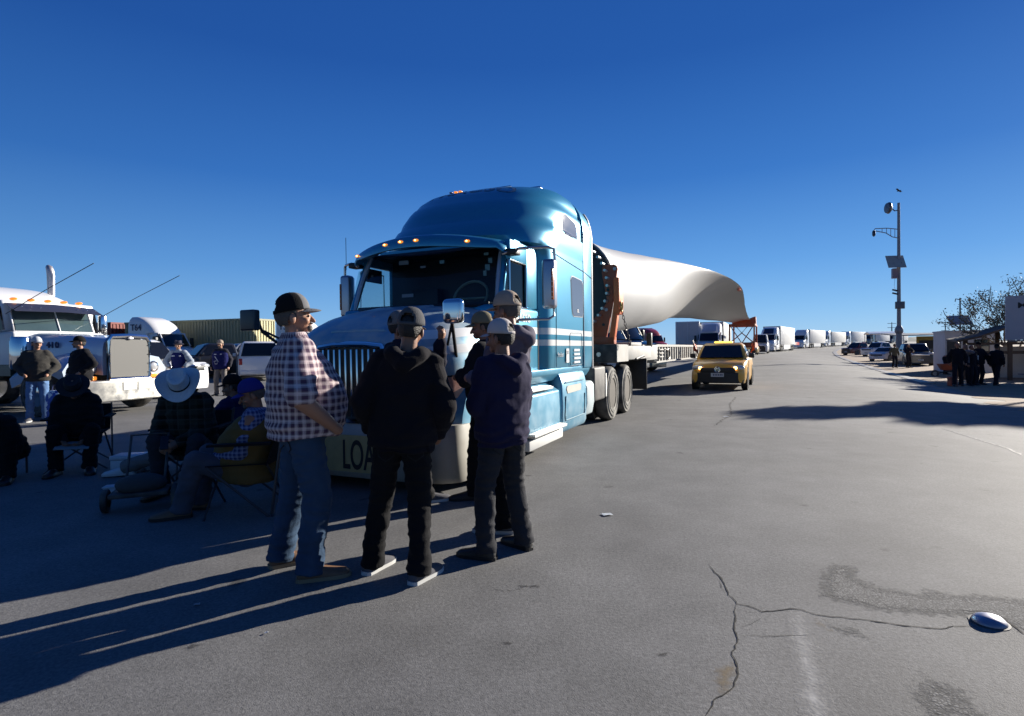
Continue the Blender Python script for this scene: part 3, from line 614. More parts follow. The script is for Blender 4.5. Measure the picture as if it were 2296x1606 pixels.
b = MB(); b.tube([(-1.51,1.86,2.5),(-1.51,1.86,2.95)], .004, 5); b.build('antenna', black, T1)
# ---------------------------------------------------------------- trailer, blade, supports
TB = R_(26.0)
_b = Vector((math.cos(TH), -math.sin(TH), 0)); _a = Vector((math.sin(TH), math.cos(TH), 0))
KP = HO + _a*6.5
rust = mat('orange steel', (.42,.085,.03), .55, .1, var=.25, vs=4, dust=((.3,.2,.15), .35))
orange = mat('bright orange steel', (.75,.17,.05), .5, .1, var=.15, vs=5)
tgrey = mat('dusty white trailer steel', (.34,.34,.325), .7, .1, var=.25, vs=3, dust=((.45,.42,.36), .5))
TR = thing('blade_trailer', 'long low white extendable trailer under the wind turbine blade', 'trailer', KP, -TB)
b = MB(); b.box(-1.2,1.2,0,.9,1.09,1.45); gn = b.build('gooseneck_head', blackm, TR, bevel=.02)
b = MB(); b.box(1.201,1.215,.02,.9,1.10,1.44); b.build('gooseneck_side', tgrey, gn)
b = MB(); b.cyl((.85,-.02,1.25),(.85,.01,1.25),.045,n=10); b.build('bolt_plate', steel, gn)
b = MB(); b.box(-1.2,1.2,.95,3.2,1.12,1.42); b.box(-1.0,1.0,3.2,5.0,1.05,1.45); b.box(.4,1.15,1.4,2.4,1.42,1.5); b.build('deck', tgrey, TR, bevel=.02)
b = MB()
for k in range(3): b.box(1.0,1.05,5.0+k*.01,5.6,1.1+.1*k,1.14+.1*k)
b.box(-.9,.9,5.0,17.0,.95,1.47); nbm = b.build('main_beam', tgrey, TR, bevel=.01)
b = MB()
for k in range(26): b.box(.9,.955,5.4+k*.43,5.52+k*.43,1.0,1.42)
b.box(.9,.97,5.0,17.0,1.40,1.47); b.box(.9,.97,5.0,17.0,.95,1.0); b.build('beam_ribs', tgrey, nbm)
b = MB(); b.box(-.7,.7,17.0,48.0,1.02,1.5); nb2 = b.build('rear_beam', tgrey, TR, bevel=.01)
b = MB()
for k in range(60): b.box(.7,.75,17.4+k*.5,17.52+k*.5,1.06,1.46)
b.box(.7,.76,17.0,48.0,1.44,1.5); b.build('beam_ribs', tgrey, nb2)
b = MB(); b.box(-1.0,1.0,16.95,17.12,.9,1.52); b.build('beam_joint', blackm, TR)
b = MB(); n = 18; b.tube([(1.0, 6.6+.22*math.cos(2*math.pi*i/n), 1.18+.16*math.sin(2*math.pi*i/n)) for i in range(n+1)], .018, 6); b.tube([(1.0,6.38,1.18),(1.05,6.2,1.3),(1.0,5.9,1.35)], .015, 6); b.build('coiled_hose', black, TR)
b = MB(); b.box(1.0,1.12,3.6,3.75,1.4,1.75); b.build('stake', black, TR, bevel=.01)
for u in (44.0, 45.4, 46.8):
    for s in (-1, 1): wheel(TR, (s*1.1, u, .5+gz(20,50)), .5, .4, s)
def onT(p):                                           # trailer-local to world
    return Matrix.Translation(KP) @ Matrix.Rotation(-TB, 4, 'Z') @ Vector(p)
# orange root frame, bolted to the blade and standing on the trailer
RF = thing('root_frame', 'orange steel frame plate clamping the blade root behind the blue tractor', 'steel frame', KP, -TB)
for s in (-1, 1):
    b = MB(); b.M = Matrix.Diagonal((s,1,1,1)); b.prism([(.5,1.46),(.90,1.46),(1.05,2.2),(1.17,2.97),(1.15,3.02),(1.10,3.05),(.86,3.05),(.84,2.9),(.95,2.3),(.6,1.9)], 'y', .28, .34)
    pl = b.build('clamp_plate', rust, RF, bevel=.01)
    for x, z, r in ((1.11,2.96,.035),(.97,2.55,.03),(.96,2.45,.03),(.93,2.15,.035),(.87,1.85,.03)):
        c = MB(); c.M = Matrix.Diagonal((s,1,1,1)); c.cyl((x,.262,z),(x,.279,z),r,n=12); c.build('plate_hole', mat('pale hole', (.5,.5,.5), .6, var=0) if r > .033 else black, pl)
    b = MB(); b.M = Matrix.Diagonal((s,1,1,1)); b.box(1.10,1.22,.20,.52,2.05,2.78); b.prism([(.98,1.46),(1.09,1.46),(1.21,2.3),(1.10,2.3)], 'y', .22, .36); b.build('tie_bar', orange, RF, bevel=.015)
    b = MB(); b.M = Matrix.Diagonal((s,1,1,1)); n = 14; b.tube([(1.25,.25+.055*math.cos(2*math.pi*i/n),2.2+.10*math.sin(2*math.pi*i/n)) for i in range(n+1)], .02, 6); b.build('lifting_eye', mat('brass eye', (.45,.3,.1), .4, .6, var=.1), RF)
    b = MB(); b.M = Matrix.Diagonal((s,1,1,1))
    for k in range(11):
        z = 2.1-.062*k; x = 1.26+.012*k+.0; n = 8; rot = k % 2
        b.tube([(x+(0 if rot else .022*math.cos(2*math.pi*i/n)), .25+.012*k+(.022*math.cos(2*math.pi*i/n) if rot else 0), z+.042*math.sin(2*math.pi*i/n)) for i in range(n+1)], .008, 5)
    b.build('chain', blackm, RF)
b = MB(); b.box(-1.1,1.1,.22,.40,1.455,1.60); b.build('base_beam', rust, RF, bevel=.01)
# the blade
blade_m = mat('pale grey blade gelcoat', (.41,.41,.41), .55, 0, .0, var=.03, vs=.5)
BL = thing('turbine_blade', 'huge pale grey wind turbine blade on the trailer behind the blue tractor', 'turbine blade', KP, -TB)
secs = [  # t, LE(x,z), TE(x,z), thickness, roundness 1=circle
 (.40,(0,1.60),(0,3.74),2.14,1),(1.5,(0,1.64),(.03,3.76),2.12,1),(3.2,(-.05,1.78),(.18,3.88),2.06,.96),(5.2,(-.15,1.98),(.48,4.02),1.9,.85),(8,(-.30,2.24),(.92,4.18),1.62,.6),(10.5,(-.45,2.45),(1.32,4.30),1.36,.38),(13,(-.65,2.66),(1.68,4.40),1.08,.18),(16.5,(-.92,2.88),(2.02,4.46),.82,.06),(20.5,(-1.12,3.04),(2.20,4.42),.62,.0),(23,(-1.3,3.17),(2.16,4.16),.56,0),(26,(-1.28,3.3),(2.02,3.94),.52,0),(31,(-1.2,3.48),(1.82,3.84),.7,0),(38,(-1.0,3.68),(1.56,3.84),.55,0),(48,(-.6,3.86),(1.25,4.02),.36,0),(58,(-.1,4.05),(1.02,4.26),.2,0),(66,(.3,4.2),(.85,4.35),.1,0)]
def bsec(t, LE, TE, th, rd, n=40):
    LE = Vector((LE[0], t, LE[1])); TE = Vector((TE[0], t, TE[1])); c = TE-LE; L = c.length; ex = c/L; ey = Vector((ex.z, 0, -ex.x)); r = []
    for i in range(n):
        a = 2*math.pi*i/n; x = .5-.5*math.cos(a)          # 0 = LE, 1 = TE
        yc = math.sin(a)*.5
        sg = 1 if a < math.pi else -1
        ya = sg*(2.969*math.sqrt(max(x, 0))-1.26*x-3.516*x*x+2.843*x**3-1.036*x**4)*.5*.98
        cam_ = .0 if rd > .9 else -.10*(1-rd)*math.sin(math.pi*x)*L/th*1.1*max(0, 1-.0)
        y = (yc*rd + ya*(1-rd))*th + (cam_*th if rd <= .9 else 0)
        r.append(LE + ex*(x*L) + ey*y)
    return r
def interp(secs, k):
    out = []
    for i in range(len(secs)-1):
        for j in range(k):
            f = j/k; A, B = secs[i], secs[i+1]; P0 = secs[max(0, i-1)]; P3 = secs[min(len(secs)-1, i+2)]
            def cr(a, b, c, d): return .5*((2*b)+(-a+c)*f+(2*a-5*b+4*c-d)*f*f+(-a+3*b-3*c+d)*f**3)
            out.append((A[0]+(B[0]-A[0])*f, tuple(cr(P0[1][q],A[1][q],B[1][q],P3[1][q]) for q in (0,1)), tuple(cr(P0[2][q],A[2][q],B[2][q],P3[2][q]) for q in (0,1)), cr(P0[3],A[3],B[3],P3[3]), max(0, min(1, cr(P0[4],A[4],B[4],P3[4])))))
    out.append(secs[-1]); return out
b = MB(); b.loft([bsec(*q) for q in interp(secs, 4)]); blo = b.build('shell', blade_m, BL, smooth=50)
b = MB(); b.cyl((0,.36,2.62),(0,.41,2.62),1.07,n=48); rf_ = b.build('root_face', mat('dark root ring', (.05,.05,.05), .7, var=.2), BL)
for k in range(40):
    a = 2*math.pi*k/40; x, z = .99*math.cos(a), 2.62+.99*math.sin(a)
    b = MB(); b.cyl((x,.12,z),(x,.38,z),.028,n=10); b.build('root_bolt', alu, rf_)
text_mesh('blade_marking', 'A1', .22, mat('pale worn marking', (.75,.75,.75), .6, var=.2), BL, frame((1.135,.9,3.02), (0,1,0), (.28,0,1)), ext=.001) if 0 else None
_bt = bvh(blo)
b = decal('worn_sticker', [(.75,3.05),(.95,3.22),(1.0,3.42),(.85,3.36),(.72,3.2)], lambda t, z: (4, t, z), (-1,0,0), _bt, mat('pale worn marking', (.72,.72,.72), .7, var=.3, vs=30), BL, off=.006)
b = MB(); b.ell((2.08,20.5,4.30), (.10,.5,.03)); b.build('edge_marker', mat('red marker paint', (.5,.08,.05), .5, var=0), BL)
# rear support frame of orange lattice under the blade's outer part
SPt = 50.0; sp0 = onT((.5, SPt, 0)); SP = thing('rear_support', 'orange lattice steel support carrying the outer end of the blade', 'steel frame', (sp0.x, sp0.y, gz(sp0.x, sp0.y)), -TB)
b = MB(); W, D, z0, z1 = 1.1, 2.6, 1.5, 3.3
for x in (-W, W):
    for y in (-D, D): b.box(x-.07, x+.07, y-.07, y+.07, z0, z1)
for z in (z0, z1):
    for y in (-D, D): b.box(-W-.08, W+.08, y-.08, y+.08, z-.08, z+.08)
    for x in (-W, W): b.box(x-.08, x+.08, -D, D, z-.08, z+.08)
b.build('frame', rust, SP)
for s in (-1, 1):
    b = MB(); b.tube([(-W*s, -D-.01, z0), (0, -D-.01, (z0+z1)/2+.1), (-W*s*.6, -D-.01, z1)], .06, 6); b.tube([(-W*s, -D-.02, z1), (0,-D-.02,z0)], .05, 6); b.build('brace', rust, SP)
b = MB(); b.box(-W-.1, W+.1, -D-.6, D+.5, 1.08, 1.45); b.build('bolster', rust, SP)
b = MB(); b.prism([(-1.1,3.2),(-1.0,3.7),(-.5,3.75),(.3,3.85),(.9,4.1),(1.15,4.15),(1.2,3.2)], 'y', -.5, .5); b.build('saddle', rust, SP)
# ---------------------------------------------------------------- people
def cloth(name, c, rough=.9, var=.18, kind=None, c2=None, scale=1.0, sheen=.03):
    if name in _mats: return _mats[name]
    M = mat(name, c, rough, var=var, vs=7, bump=.25, bs=160, spec=.12)
    n = M.node_tree.nodes; l = M.node_tree.links; b = n['Principled BSDF']; b.inputs['Sheen Weight'].default_value = sheen
    if kind == 'plaid':
        tc = n.new('ShaderNodeTexCoord'); sp = n.new('ShaderNodeSeparateXYZ'); l.new(tc.outputs['Object'], sp.inputs[0])
        def mth(op, a, c_=0):
            x = n.new('ShaderNodeMath'); x.operation = op
            for i, q in enumerate((a, c_)):
                if isinstance(q, (int, float)): x.inputs[i].default_value = q
                else: l.new(q, x.inputs[i])
            return x.outputs[0]
        u = mth('MULTIPLY', mth('ARCTAN2', sp.outputs[0], sp.outputs[1]), .24)
        def bands(v, per, duty):
            f = mth('FRACT', mth('MULTIPLY', v, 1/per)); f = mth('ABSOLUTE', mth('SUBTRACT', f, .5)); 
            r = n.new('ShaderNodeMapRange'); r.inputs[1].default_value = duty*.5-.05; r.inputs[2].default_value = duty*.5+.05; r.inputs[3].default_value = 1; r.inputs[4].default_value = 0; l.new(f, r.inputs[0]); return r.outputs[0]
        s = mth('ADD', mth('MULTIPLY', bands(u, .075*scale, .5), .5), mth('MULTIPLY', bands(sp.outputs[2], .075*scale, .5), .5))
        thin = mth('MAXIMUM', bands(mth('ADD', u, .02), .075*scale, .08), bands(mth('ADD', sp.outputs[2], .02), .075*scale, .08))
        mx = n.new('ShaderNodeMix'); mx.data_type = 'RGBA'; l.new(s, mx.inputs[0]); mx.inputs[6].default_value = tuple(c)+(1,); mx.inputs[7].default_value = tuple(c2)+(1,)
        m2 = n.new('ShaderNodeMix'); m2.data_type = 'RGBA'; l.new(mth('MULTIPLY', thin, .45), m2.inputs[0]); l.new(mx.outputs[2], m2.inputs[6]); m2.inputs[7].default_value = tuple(min(1, x*1.5+.05) for x in c)+(1,)
        l.new(m2.outputs[2], b.inputs['Base Color'])
    return M
def denim(name, c):
    return cloth(name, c, .85, .35)
skin = mat('skin', (.36,.19,.125), .5, var=.12, vs=12, bump=.1, bs=90, spec=.35)
skin_b = mat('tanned skin', (.27,.135,.085), .5, var=.12, vs=12, bump=.1, bs=90, spec=.35)
hairm = mat('dark hair', (.018,.014,.012), .6, var=.3, vs=30, bump=.6, bs=140)
greyhair = mat('greying hair', (.09,.075,.065), .65, var=.4, vs=40, bump=.6, bs=140)
eyew = mat('eye', (.05,.04,.035), .15, var=0)
def remesh(mb, vox, sm=4):
    me = bpy.data.meshes.new('tmp'); me.from_pydata([tuple(p) for p in mb.v], [], mb.f)
    bm = bmesh.new(); bm.from_mesh(me); bmesh.ops.recalc_face_normals(bm, faces=bm.faces); bm.to_mesh(me); bm.free()
    o = bpy.data.objects.new('tmp', me); col.objects.link(o)
    r = o.modifiers.new('r', 'REMESH'); r.mode = 'VOXEL'; r.voxel_size = vox
    s = o.modifiers.new('s', 'SMOOTH'); s.factor = .5; s.iterations = sm
    out = bpy.data.meshes.new_from_object(o.evaluated_get(bpy.context.evaluated_depsgraph_get()))
    bpy.data.objects.remove(o); bpy.data.meshes.remove(me); return out
def displace(me, fn):
    n = len(me.vertices); co = np.empty(n*3, 'f'); me.vertices.foreach_get('co', co); co = co.reshape(-1, 3)
    no = np.empty(n*3, 'f'); me.vertices.foreach_get('normal', no); no = no.reshape(-1, 3)
    d = np.array([fn(p) for p in co], 'f'); me.vertices.foreach_set('co', (co+no*d[:, None]).ravel()); me.update()
def ik(a, b, l1, l2, hint):
    a = Vector(a); b = Vector(b); d = b-a; L = min(d.length, (l1+l2)*.999); u = d.normalized()
    x = (l1*l1-l2*l2+L*L)/(2*L); h = math.sqrt(max(0, l1*l1-x*x)); hh = Vector(hint); hh = (hh-u*hh.dot(u)).normalized()
    return a+u*x+hh*h
def erings(mb, rings, n=22, M=None):
    """rings: (centre, rx, ry) stacked ellipses in the local xy plane"""
    out = []
    for c, rx, ry in rings:
        ring = [Vector(c)+Vector((rx*math.cos(2*math.pi*i/n), ry*math.sin(2*math.pi*i/n), 0)) for i in range(n)]
        out.append([M @ p for p in ring] if M else ring)
    mb.loft(out)
def hand(mb, w, fwd, side, k, curl=.5, s=1):
    """palm, four fingers and a thumb; fwd = along the hand, side = towards the thumb"""
    f = Vector(fwd).normalized(); t = Vector(side); t = (t-f*t.dot(f)).normalized(); nrm = f.cross(t)*s; w = Vector(w)
    mb.caps(w, w+f*.085*k, .022*k, .030*k); mb.caps(w+f*.03*k+t*.018*k, w+f*.085*k+t*.024*k, .017*k, .016*k); mb.caps(w+f*.03*k-t*.018*k, w+f*.08*k-t*.026*k, .016*k, .015*k)
    for i, (o, L) in enumerate(((.030,.072),(.010,.082),(-.010,.076),(-.030,.06))):
        b0 = w+f*.088*k+t*o*k; d1 = (f*math.cos(curl*.8)+nrm*math.sin(curl*.8)); b1 = b0+d1*L*.52*k
        d2 = (f*math.cos(curl*1.9)+nrm*math.sin(curl*1.9)); b2 = b1+d2*L*.5*k
        mb.caps(b0, b1, .0098*k, .0088*k, n=8); mb.caps(b1, b2, .0088*k, .0072*k, n=8)
    b0 = w+f*.025*k+t*.026*k; b1 = b0+(f*.7+t*.6+nrm*.3).normalized()*.045*k; b2 = b1+(f*.95+t*.1+nrm*.4).normalized()*.035*k
    mb.caps(b0, b1, .013*k, .011*k, n=8); mb.caps(b1, b2, .011*k, .009*k, n=8)
BUILD = {'slim': [(.86,.165,.12,0),(.95,.168,.125,0),(1.06,.160,.12,.01),(1.2,.178,.125,.01),(1.33,.19,.125,0),(1.41,.165,.105,-.01),(1.47,.095,.08,-.012)],
         'solid': [(.83,.205,.155,0),(.95,.222,.168,.005),(1.06,.222,.168,.01),(1.2,.230,.165,.005),(1.33,.228,.152,-.008),(1.42,.182,.122,-.018),(1.48,.10,.085,-.015)],
         'heavy': [(.84,.238,.215,.015),(.95,.238,.23,.03),(1.06,.238,.236,.04),(1.18,.244,.222,.03),(1.31,.245,.18,.005),(1.41,.19,.122,-.012),(1.48,.10,.085,-.015)]}
def person(label, pos, yaw, H=1.72, pelvis=(0,0,.958), lean=0, side=0, twist=0, head=(0,0), ank=None, toe=(12,12), wr=None, elb=None, pocket=(0,0), build='slim',
           top=None, pants=None, shoes=None, hat=None, hood=False, hair=True, skinm=None, sleeve=1.0, vox=.012, group=None, hem=None, sit=False, knee=None, hem_z=0, collar=None, beard=False, vest=None, folds=1.0, sole=None, hands=True):
    k = H/1.75; skinm = skinm or skin_b
    root = thing('person', label, 'person', pos, yaw, group)
    inv = root.matrix_world.inverted() if 0 else (Matrix.Translation(Vector(pos)) @ Matrix.Rotation(yaw, 4, 'Z')).inverted()
    P = Vector(pelvis)*k
    UM = Matrix.Translation(P) @ Matrix.Rotation(R_(twist), 4, 'Z') @ Matrix.Rotation(R_(-lean), 4, 'X') @ Matrix.Rotation(R_(side), 4, 'Y') @ Matrix.Translation(-Vector((0,0,.93))*k)
    U = lambda x, y, z: UM @ (Vector((x, y, z))*k)
    HM = UM @ Matrix.Translation(Vector((0,-.01,1.5))*k) @ Matrix.Rotation(R_(head[0]), 4, 'Z') @ Matrix.Rotation(R_(-head[1]), 4, 'X') @ Matrix.Translation(-Vector((0,-.01,1.5))*k)
    h = lambda x, y, z: HM @ (Vector((x, y, z))*k)
    hrot = HM.to_3x3()
    # legs
    hips = [P+Vector((sx*.088, 0, -.03))*k for sx in (-1, 1)]
    if ank is None: ank = [(-.12,0,.09),(.12,.02,.09)]
    A = []
    for q in ank:
        q = Vector(q)
        A.append(inv @ (q+Vector((0,0,.085*k))) if q.length > 1.3 or q.z == 0 and 0 else q*k)
    KN = []
    for i, sx in enumerate((-1, 1)):
        KN.append(Vector(knee[i])*k if knee else ik(hips[i], A[i], .43*k, .425*k, (sx*.12 if not sit else sx*.25, 1, .0 if not sit else .5)))
    SH = [U(sx*.185, -.005, 1.40) for sx in (-1, 1)]
    if wr is None: wr = [(-.27,.04,.90),(.27,.04,.90)]
    WR = [U(*q) for q in wr]; EL = []
    for i, sx in enumerate((-1, 1)):
        EL.append(U(*elb[i]) if elb and elb[i] else ik(SH[i], WR[i], .29*k, .265*k, UM.to_3x3() @ Vector((sx*.6, -1, -.2))))
    # body: one continuous surface
    b = MB(); bd = BUILD[build]
    erings(b, [((0, y*k, z*k), rx*(.86 if z < 1.4 else .78)*k, ry*(.84 if z < 1.4 else .76)*k) for z, rx, ry, y in bd[1:]], M=UM)
    b.caps(P+Vector((0,0,-.02))*k, P+Vector((0,0,.08))*k, .115*k, .115*k)
    for i in (0, 1):
        b.caps(hips[i], KN[i], .08*k, .05*k); b.caps(KN[i], A[i], .05*k, .038*k); b.caps(A[i], A[i]+Vector((0,.08,-.04))*k, .036*k, .03*k)
        ar = 1.3 if build == 'heavy' else 1; b.caps(SH[i], EL[i], .052*k*ar, .042*k*ar); b.caps(EL[i], WR[i], .045*k*ar, .030*k*ar)
        if hands and not pocket[i]:
            f = (WR[i]-EL[i]).normalized(); hand(b, WR[i], f, UM.to_3x3() @ Vector((0,1,.15)) if abs(f.z) > .5 else Vector((0,0,1)), k, .7, s=1 if i == 0 else -1)
        elif pocket[i]:
            f = (WR[i]-EL[i]).normalized(); b.caps(WR[i], WR[i]+f*.07*k, .032*k, .034*k)
    b.caps(U(0,-.012,1.45), h(0,-.005,1.57), .056*k, .055*k)
    b.ell(h(0,-.012,1.655), (.077*k,.096*k,.092*k), rot=hrot); b.ell(h(0,.032,1.605), (.063*k,.068*k,.082*k), rot=hrot); b.ell(h(0,.074,1.548), (.032*k,.026*k,.024*k), rot=hrot)
    b.caps(h(0,.096,1.632), h(0,.119,1.592), .009*k, .0145*k, n=8); b.ell(h(0,.084,1.648), (.052*k,.017*k,.013*k), rot=hrot); b.ell(h(0,.094,1.563), (.026*k,.011*k,.008*k), rot=hrot); b.ell(h(0,.092,1.551), (.022*k,.011*k,.008*k), rot=hrot)
    for sx in (-1, 1):
        b.ell(h(sx*.038,.068,1.595), (.026*k,.024*k,.024*k), rot=hrot)
        b.ell(h(sx*.083,-.008,1.612), (.011*k,.021*k,.034*k), rot=hrot @ Matrix.Rotation(sx*.35, 3, 'Z'))
    me = remesh(b, vox*.62, 3); me.materials.append(skinm); me.shade_smooth(); body = link('body', me, root)
    for sx in (-1, 1):
        b = MB(); b.ell(h(sx*.031,.0885,1.624), (.012*k,.008*k,.009*k), rot=hrot, n=10, k=8); b.build('eye', eyew, body)
    if hair:
        b = MB(); b.ell((0,-.02,1.642), (.0805,.0975,.097), n=32, k=24); fs = []
        for f in b.f:
            c = sum((b.v[i] for i in f), Vector())/len(f)
            if c.z > 1.575 and (c.y < .012 or c.z > 1.70) and not (c.y > -.04 and c.z < 1.60): fs.append(f)
        b2 = MB(); b2.v = [h(*p) for p in b.v]; b2.f = fs; b2.m = [0]*len(fs)
        b2.build('hair', hair if hair is not True else hairm, body)
    if beard:
        b = MB(); b.ell(h(0,.086,1.548), (.034*k,.022*k,.026*k), rot=hrot); b.ell(h(0,.103,1.577), (.028*k,.010*k,.007*k), rot=hrot); b.build('beard', greyhair if beard is True else beard, body)
    # trousers
    b = MB()
    b.ell(P+Vector((0,-.005,-.01))*k, ((.172 if build != 'heavy' else .215)*k, (.14 if build != 'heavy' else .19)*k, .13*k))
    wr_ = {'slim':.142,'solid':.165,'heavy':.2}[build]
    b.loft([[P+Vector((wr_*math.cos(2*math.pi*i/20)*1.08, (wr_*.84)*math.sin(2*math.pi*i/20)+.005, z))*k for i in range(20)] for z in (-.02,.06,.11)])
    fat = 1.12 if build == 'heavy' else 1.0
    for i in (0, 1):
        b.caps(hips[i]+Vector((0,0,.0)), KN[i], .102*k*fat, .080*k*fat); b.caps(KN[i], A[i]+Vector((0,-.01,.02))*k, .080*k*fat, .069*k*fat)
        d = (A[i]-KN[i]).normalized(); b.cyl(A[i]-d*.12*k+Vector((0,-.01,0))*k, A[i]+d*.040*k+Vector((0,-.008,0))*k, .069*k*fat, .080*k*(1+(fat-1)*.6), n=18)
    me = remesh(b, vox, 4)
    ph = random.random()*9
    def ft(p):
        q = Vector((p[0]*7+ph+p[2]*2, p[1]*7, p[2]*17)); r = max(-.5, 1-3.2*abs(noise.noise(q))); a = .0065
        lo = max(0, 1-abs(p[2]-.16*k)/(.22*k)) if not sit else .3
        return folds*(a*r + .0045*lo*math.sin(p[2]*55/k+9*noise.noise(Vector((p[0]*5, p[1]*5, p[2]*4+ph)))) + .004*noise.noise(Vector((p[0]*3, p[1]*3+ph, p[2]*3))))
    displace(me, ft); me.materials.append(pants); me.shade_smooth(); pt = link('trousers', me, root)
    if not sit and vox < .0105:                        # pockets and belt loops of the jeans, sewn on the cloth
        tb = bvh(pt); seam = mat('dark stitched edge', (.008,.009,.012), .9, var=0)
        for sx in (-1, 1):
            pc = [(sx*.045,.02),(sx*.15,.02),(sx*.148,-.11),(sx*.098,-.145),(sx*.048,-.11)]
            o_ = decal('back_pocket', pc, lambda x, z: (P.x+x*k, P.y-.6, P.z+z*k-.02), (0,1,0), tb, pants, pt, off=.006)
            ed = [(x*1.0+(x-sx*.098)*.08, z+(z+.05)*.07) for x, z in pc]; decal('pocket_seam', ed, lambda x, z: (P.x+x*k, P.y-.6, P.z+z*k-.02), (0,1,0), tb, seam, o_, off=.0035)
    # top
    b = MB(); hz = hem_z
    rg = [((0, y*k, (z+(hz if j < 2 else 0))*k), rx*1.04*k, ry*1.06*k) for j, (z, rx, ry, y) in enumerate(bd)]
    erings(b, rg, M=UM)
    for i, sx in enumerate((-1, 1)):
        sr = 1.0 if sleeve == 1 else 1.12
        b.caps(SH[i]-Vector((sx*.03,0,0))*k, EL[i], .092*k, .078*k*sr) if sleeve == 1 else b.caps(SH[i]-Vector((sx*.03,0,0))*k, SH[i].lerp(EL[i], .86), .098*k, .092*k)
        if sleeve == 1:
            f = (WR[i]-EL[i]).normalized(); b.caps(EL[i], WR[i]-f*.02*k, .078*k, .056*k); b.cyl(WR[i]-f*.05*k, WR[i]+f*.005*k, .050*k, .046*k)
    if hood:
        hp_ = [(-.075,.055,1.425),(-.112,-.02,1.475),(-.085,-.115,1.462),(0,-.165,1.405),(.085,-.115,1.462),(.112,-.02,1.475),(.075,.055,1.425)]; hr_ = [.030,.040,.050,.056,.050,.040,.030]
        for q in range(6): b.caps(U(*hp_[q]), U(*hp_[q+1]), hr_[q]*k, hr_[q+1]*k)
        b.ell(U(0,-.105,1.40), (.115*k,.055*k,.085*k), rot=UM.to_3x3()); b.caps(U(0,-.13,1.33), U(0,-.15,1.40), .03*k, .05*k)
    elif collar is not False:
        b.cyl(U(0,-.012,1.455), U(0,-.005,1.505), .085*k, .072*k, n=20)
    me = remesh(b, vox, 4)
    ph2 = random.random()*9
    def fj(p):
        q = Vector((p[0]*5+p[2]*3+ph2, p[1]*5, p[2]*9-p[0]*2)); r = max(-.4, 1-3.0*abs(noise.noise(q)))
        low = max(0, min(1, (1.08*k-p[2])/(.2*k))) if not sit else .5
        rib = -.012 if hood and p[2]/k < .885 and not sit and abs(p[0]) < .24*k else 0
        return rib + folds*(.010*r + .005*noise.noise(Vector((p[0]*11, p[1]*11+ph2, p[2]*20))) + .006*low*math.sin(p[2]*85/k+5*noise.noise(Vector((p[0]*5, p[1]*5, ph2)))))
    displace(me, fj); me.materials.append(top); me.shade_smooth(); tp = link('jacket' if sleeve == 1 else 'shirt', me, root)
    if vest:
        b = MB(); erings(b, [((0, y*k, z*k), rx*1.12*k, ry*1.15*k) for z, rx, ry, y in bd[:-1]], M=UM)
        me = remesh(b, vox, 4); displace(me, lambda p: .6*fj(p)); me.materials.append(vest); me.shade_smooth(); vs_ = link('vest', me, root)
    if sleeve != 1:                                   # shirt collar, open at the front
        b = MB(); rr = []
        for q in range(21):
            t_ = -math.pi/2+.35+(2*math.pi-.7)*q/20+math.pi; c_, s_ = math.cos(t_), math.sin(t_)
            rr.append([U(.078*c_, -.012+.074*s_, 1.475), U(.074*c_, -.010+.07*s_, 1.525), U(.078*c_, -.010+.074*s_, 1.528), U(.108*c_, -.014+.10*s_, 1.468)])
        b.loft(rr); b.build('collar', top, tp, smooth=50)
    # shoes
    for i in (0, 1):
        a = A[i]; b = MB(); ty = R_(-toe[i] if i else toe[i]) if not isinstance(toe[i], tuple) else R_(toe[i][0])
        Mx = Matrix.Translation(a+Vector((0,0,-.085*k))) @ Matrix.Rotation(ty, 4, 'Z'); b.M = Mx
        sk = 1.12
        prof = [(yy*sk, xx*sk, zz*1.05) for yy, xx, zz in [(-.075,.025,.05),(-.065,.034,.085),(-.03,.038,.105),(.02,.040,.10),(.07,.045,.078),(.12,.049,.062),(.16,.047,.052),(.19,.036,.044),(.205,.018,.032)]]
        n = 12; rings = [[(x*math.cos(math.pi*j/(n-1))*k, y*k, (.022+(z-.022)*abs(math.sin(math.pi*j/(n-1)))**.7)*k) for j in range(n)] for y, x, z in prof]
        b.loft(rings); so = b.build('shoe', shoes, root, smooth=60)
        c = MB(); c.M = Mx; c.loft([[(s_*(x+.004)*k, y*1.02*k, z*k) for s_, z in ((-1,0),(1,0),(1,.024),(-1,.024))] for y, x, _ in [(-.09,.02,0)]+prof+[(.236,.012,0)]])
        c.build('sole', sole or black, so)
    if hat: hat(root, h, k)
    wloc = Matrix.Translation(Vector(pos)) @ Matrix.Rotation(yaw, 4, 'Z') @ ((WR[0]+WR[1])/2)
    return root, h, UM, k, wloc
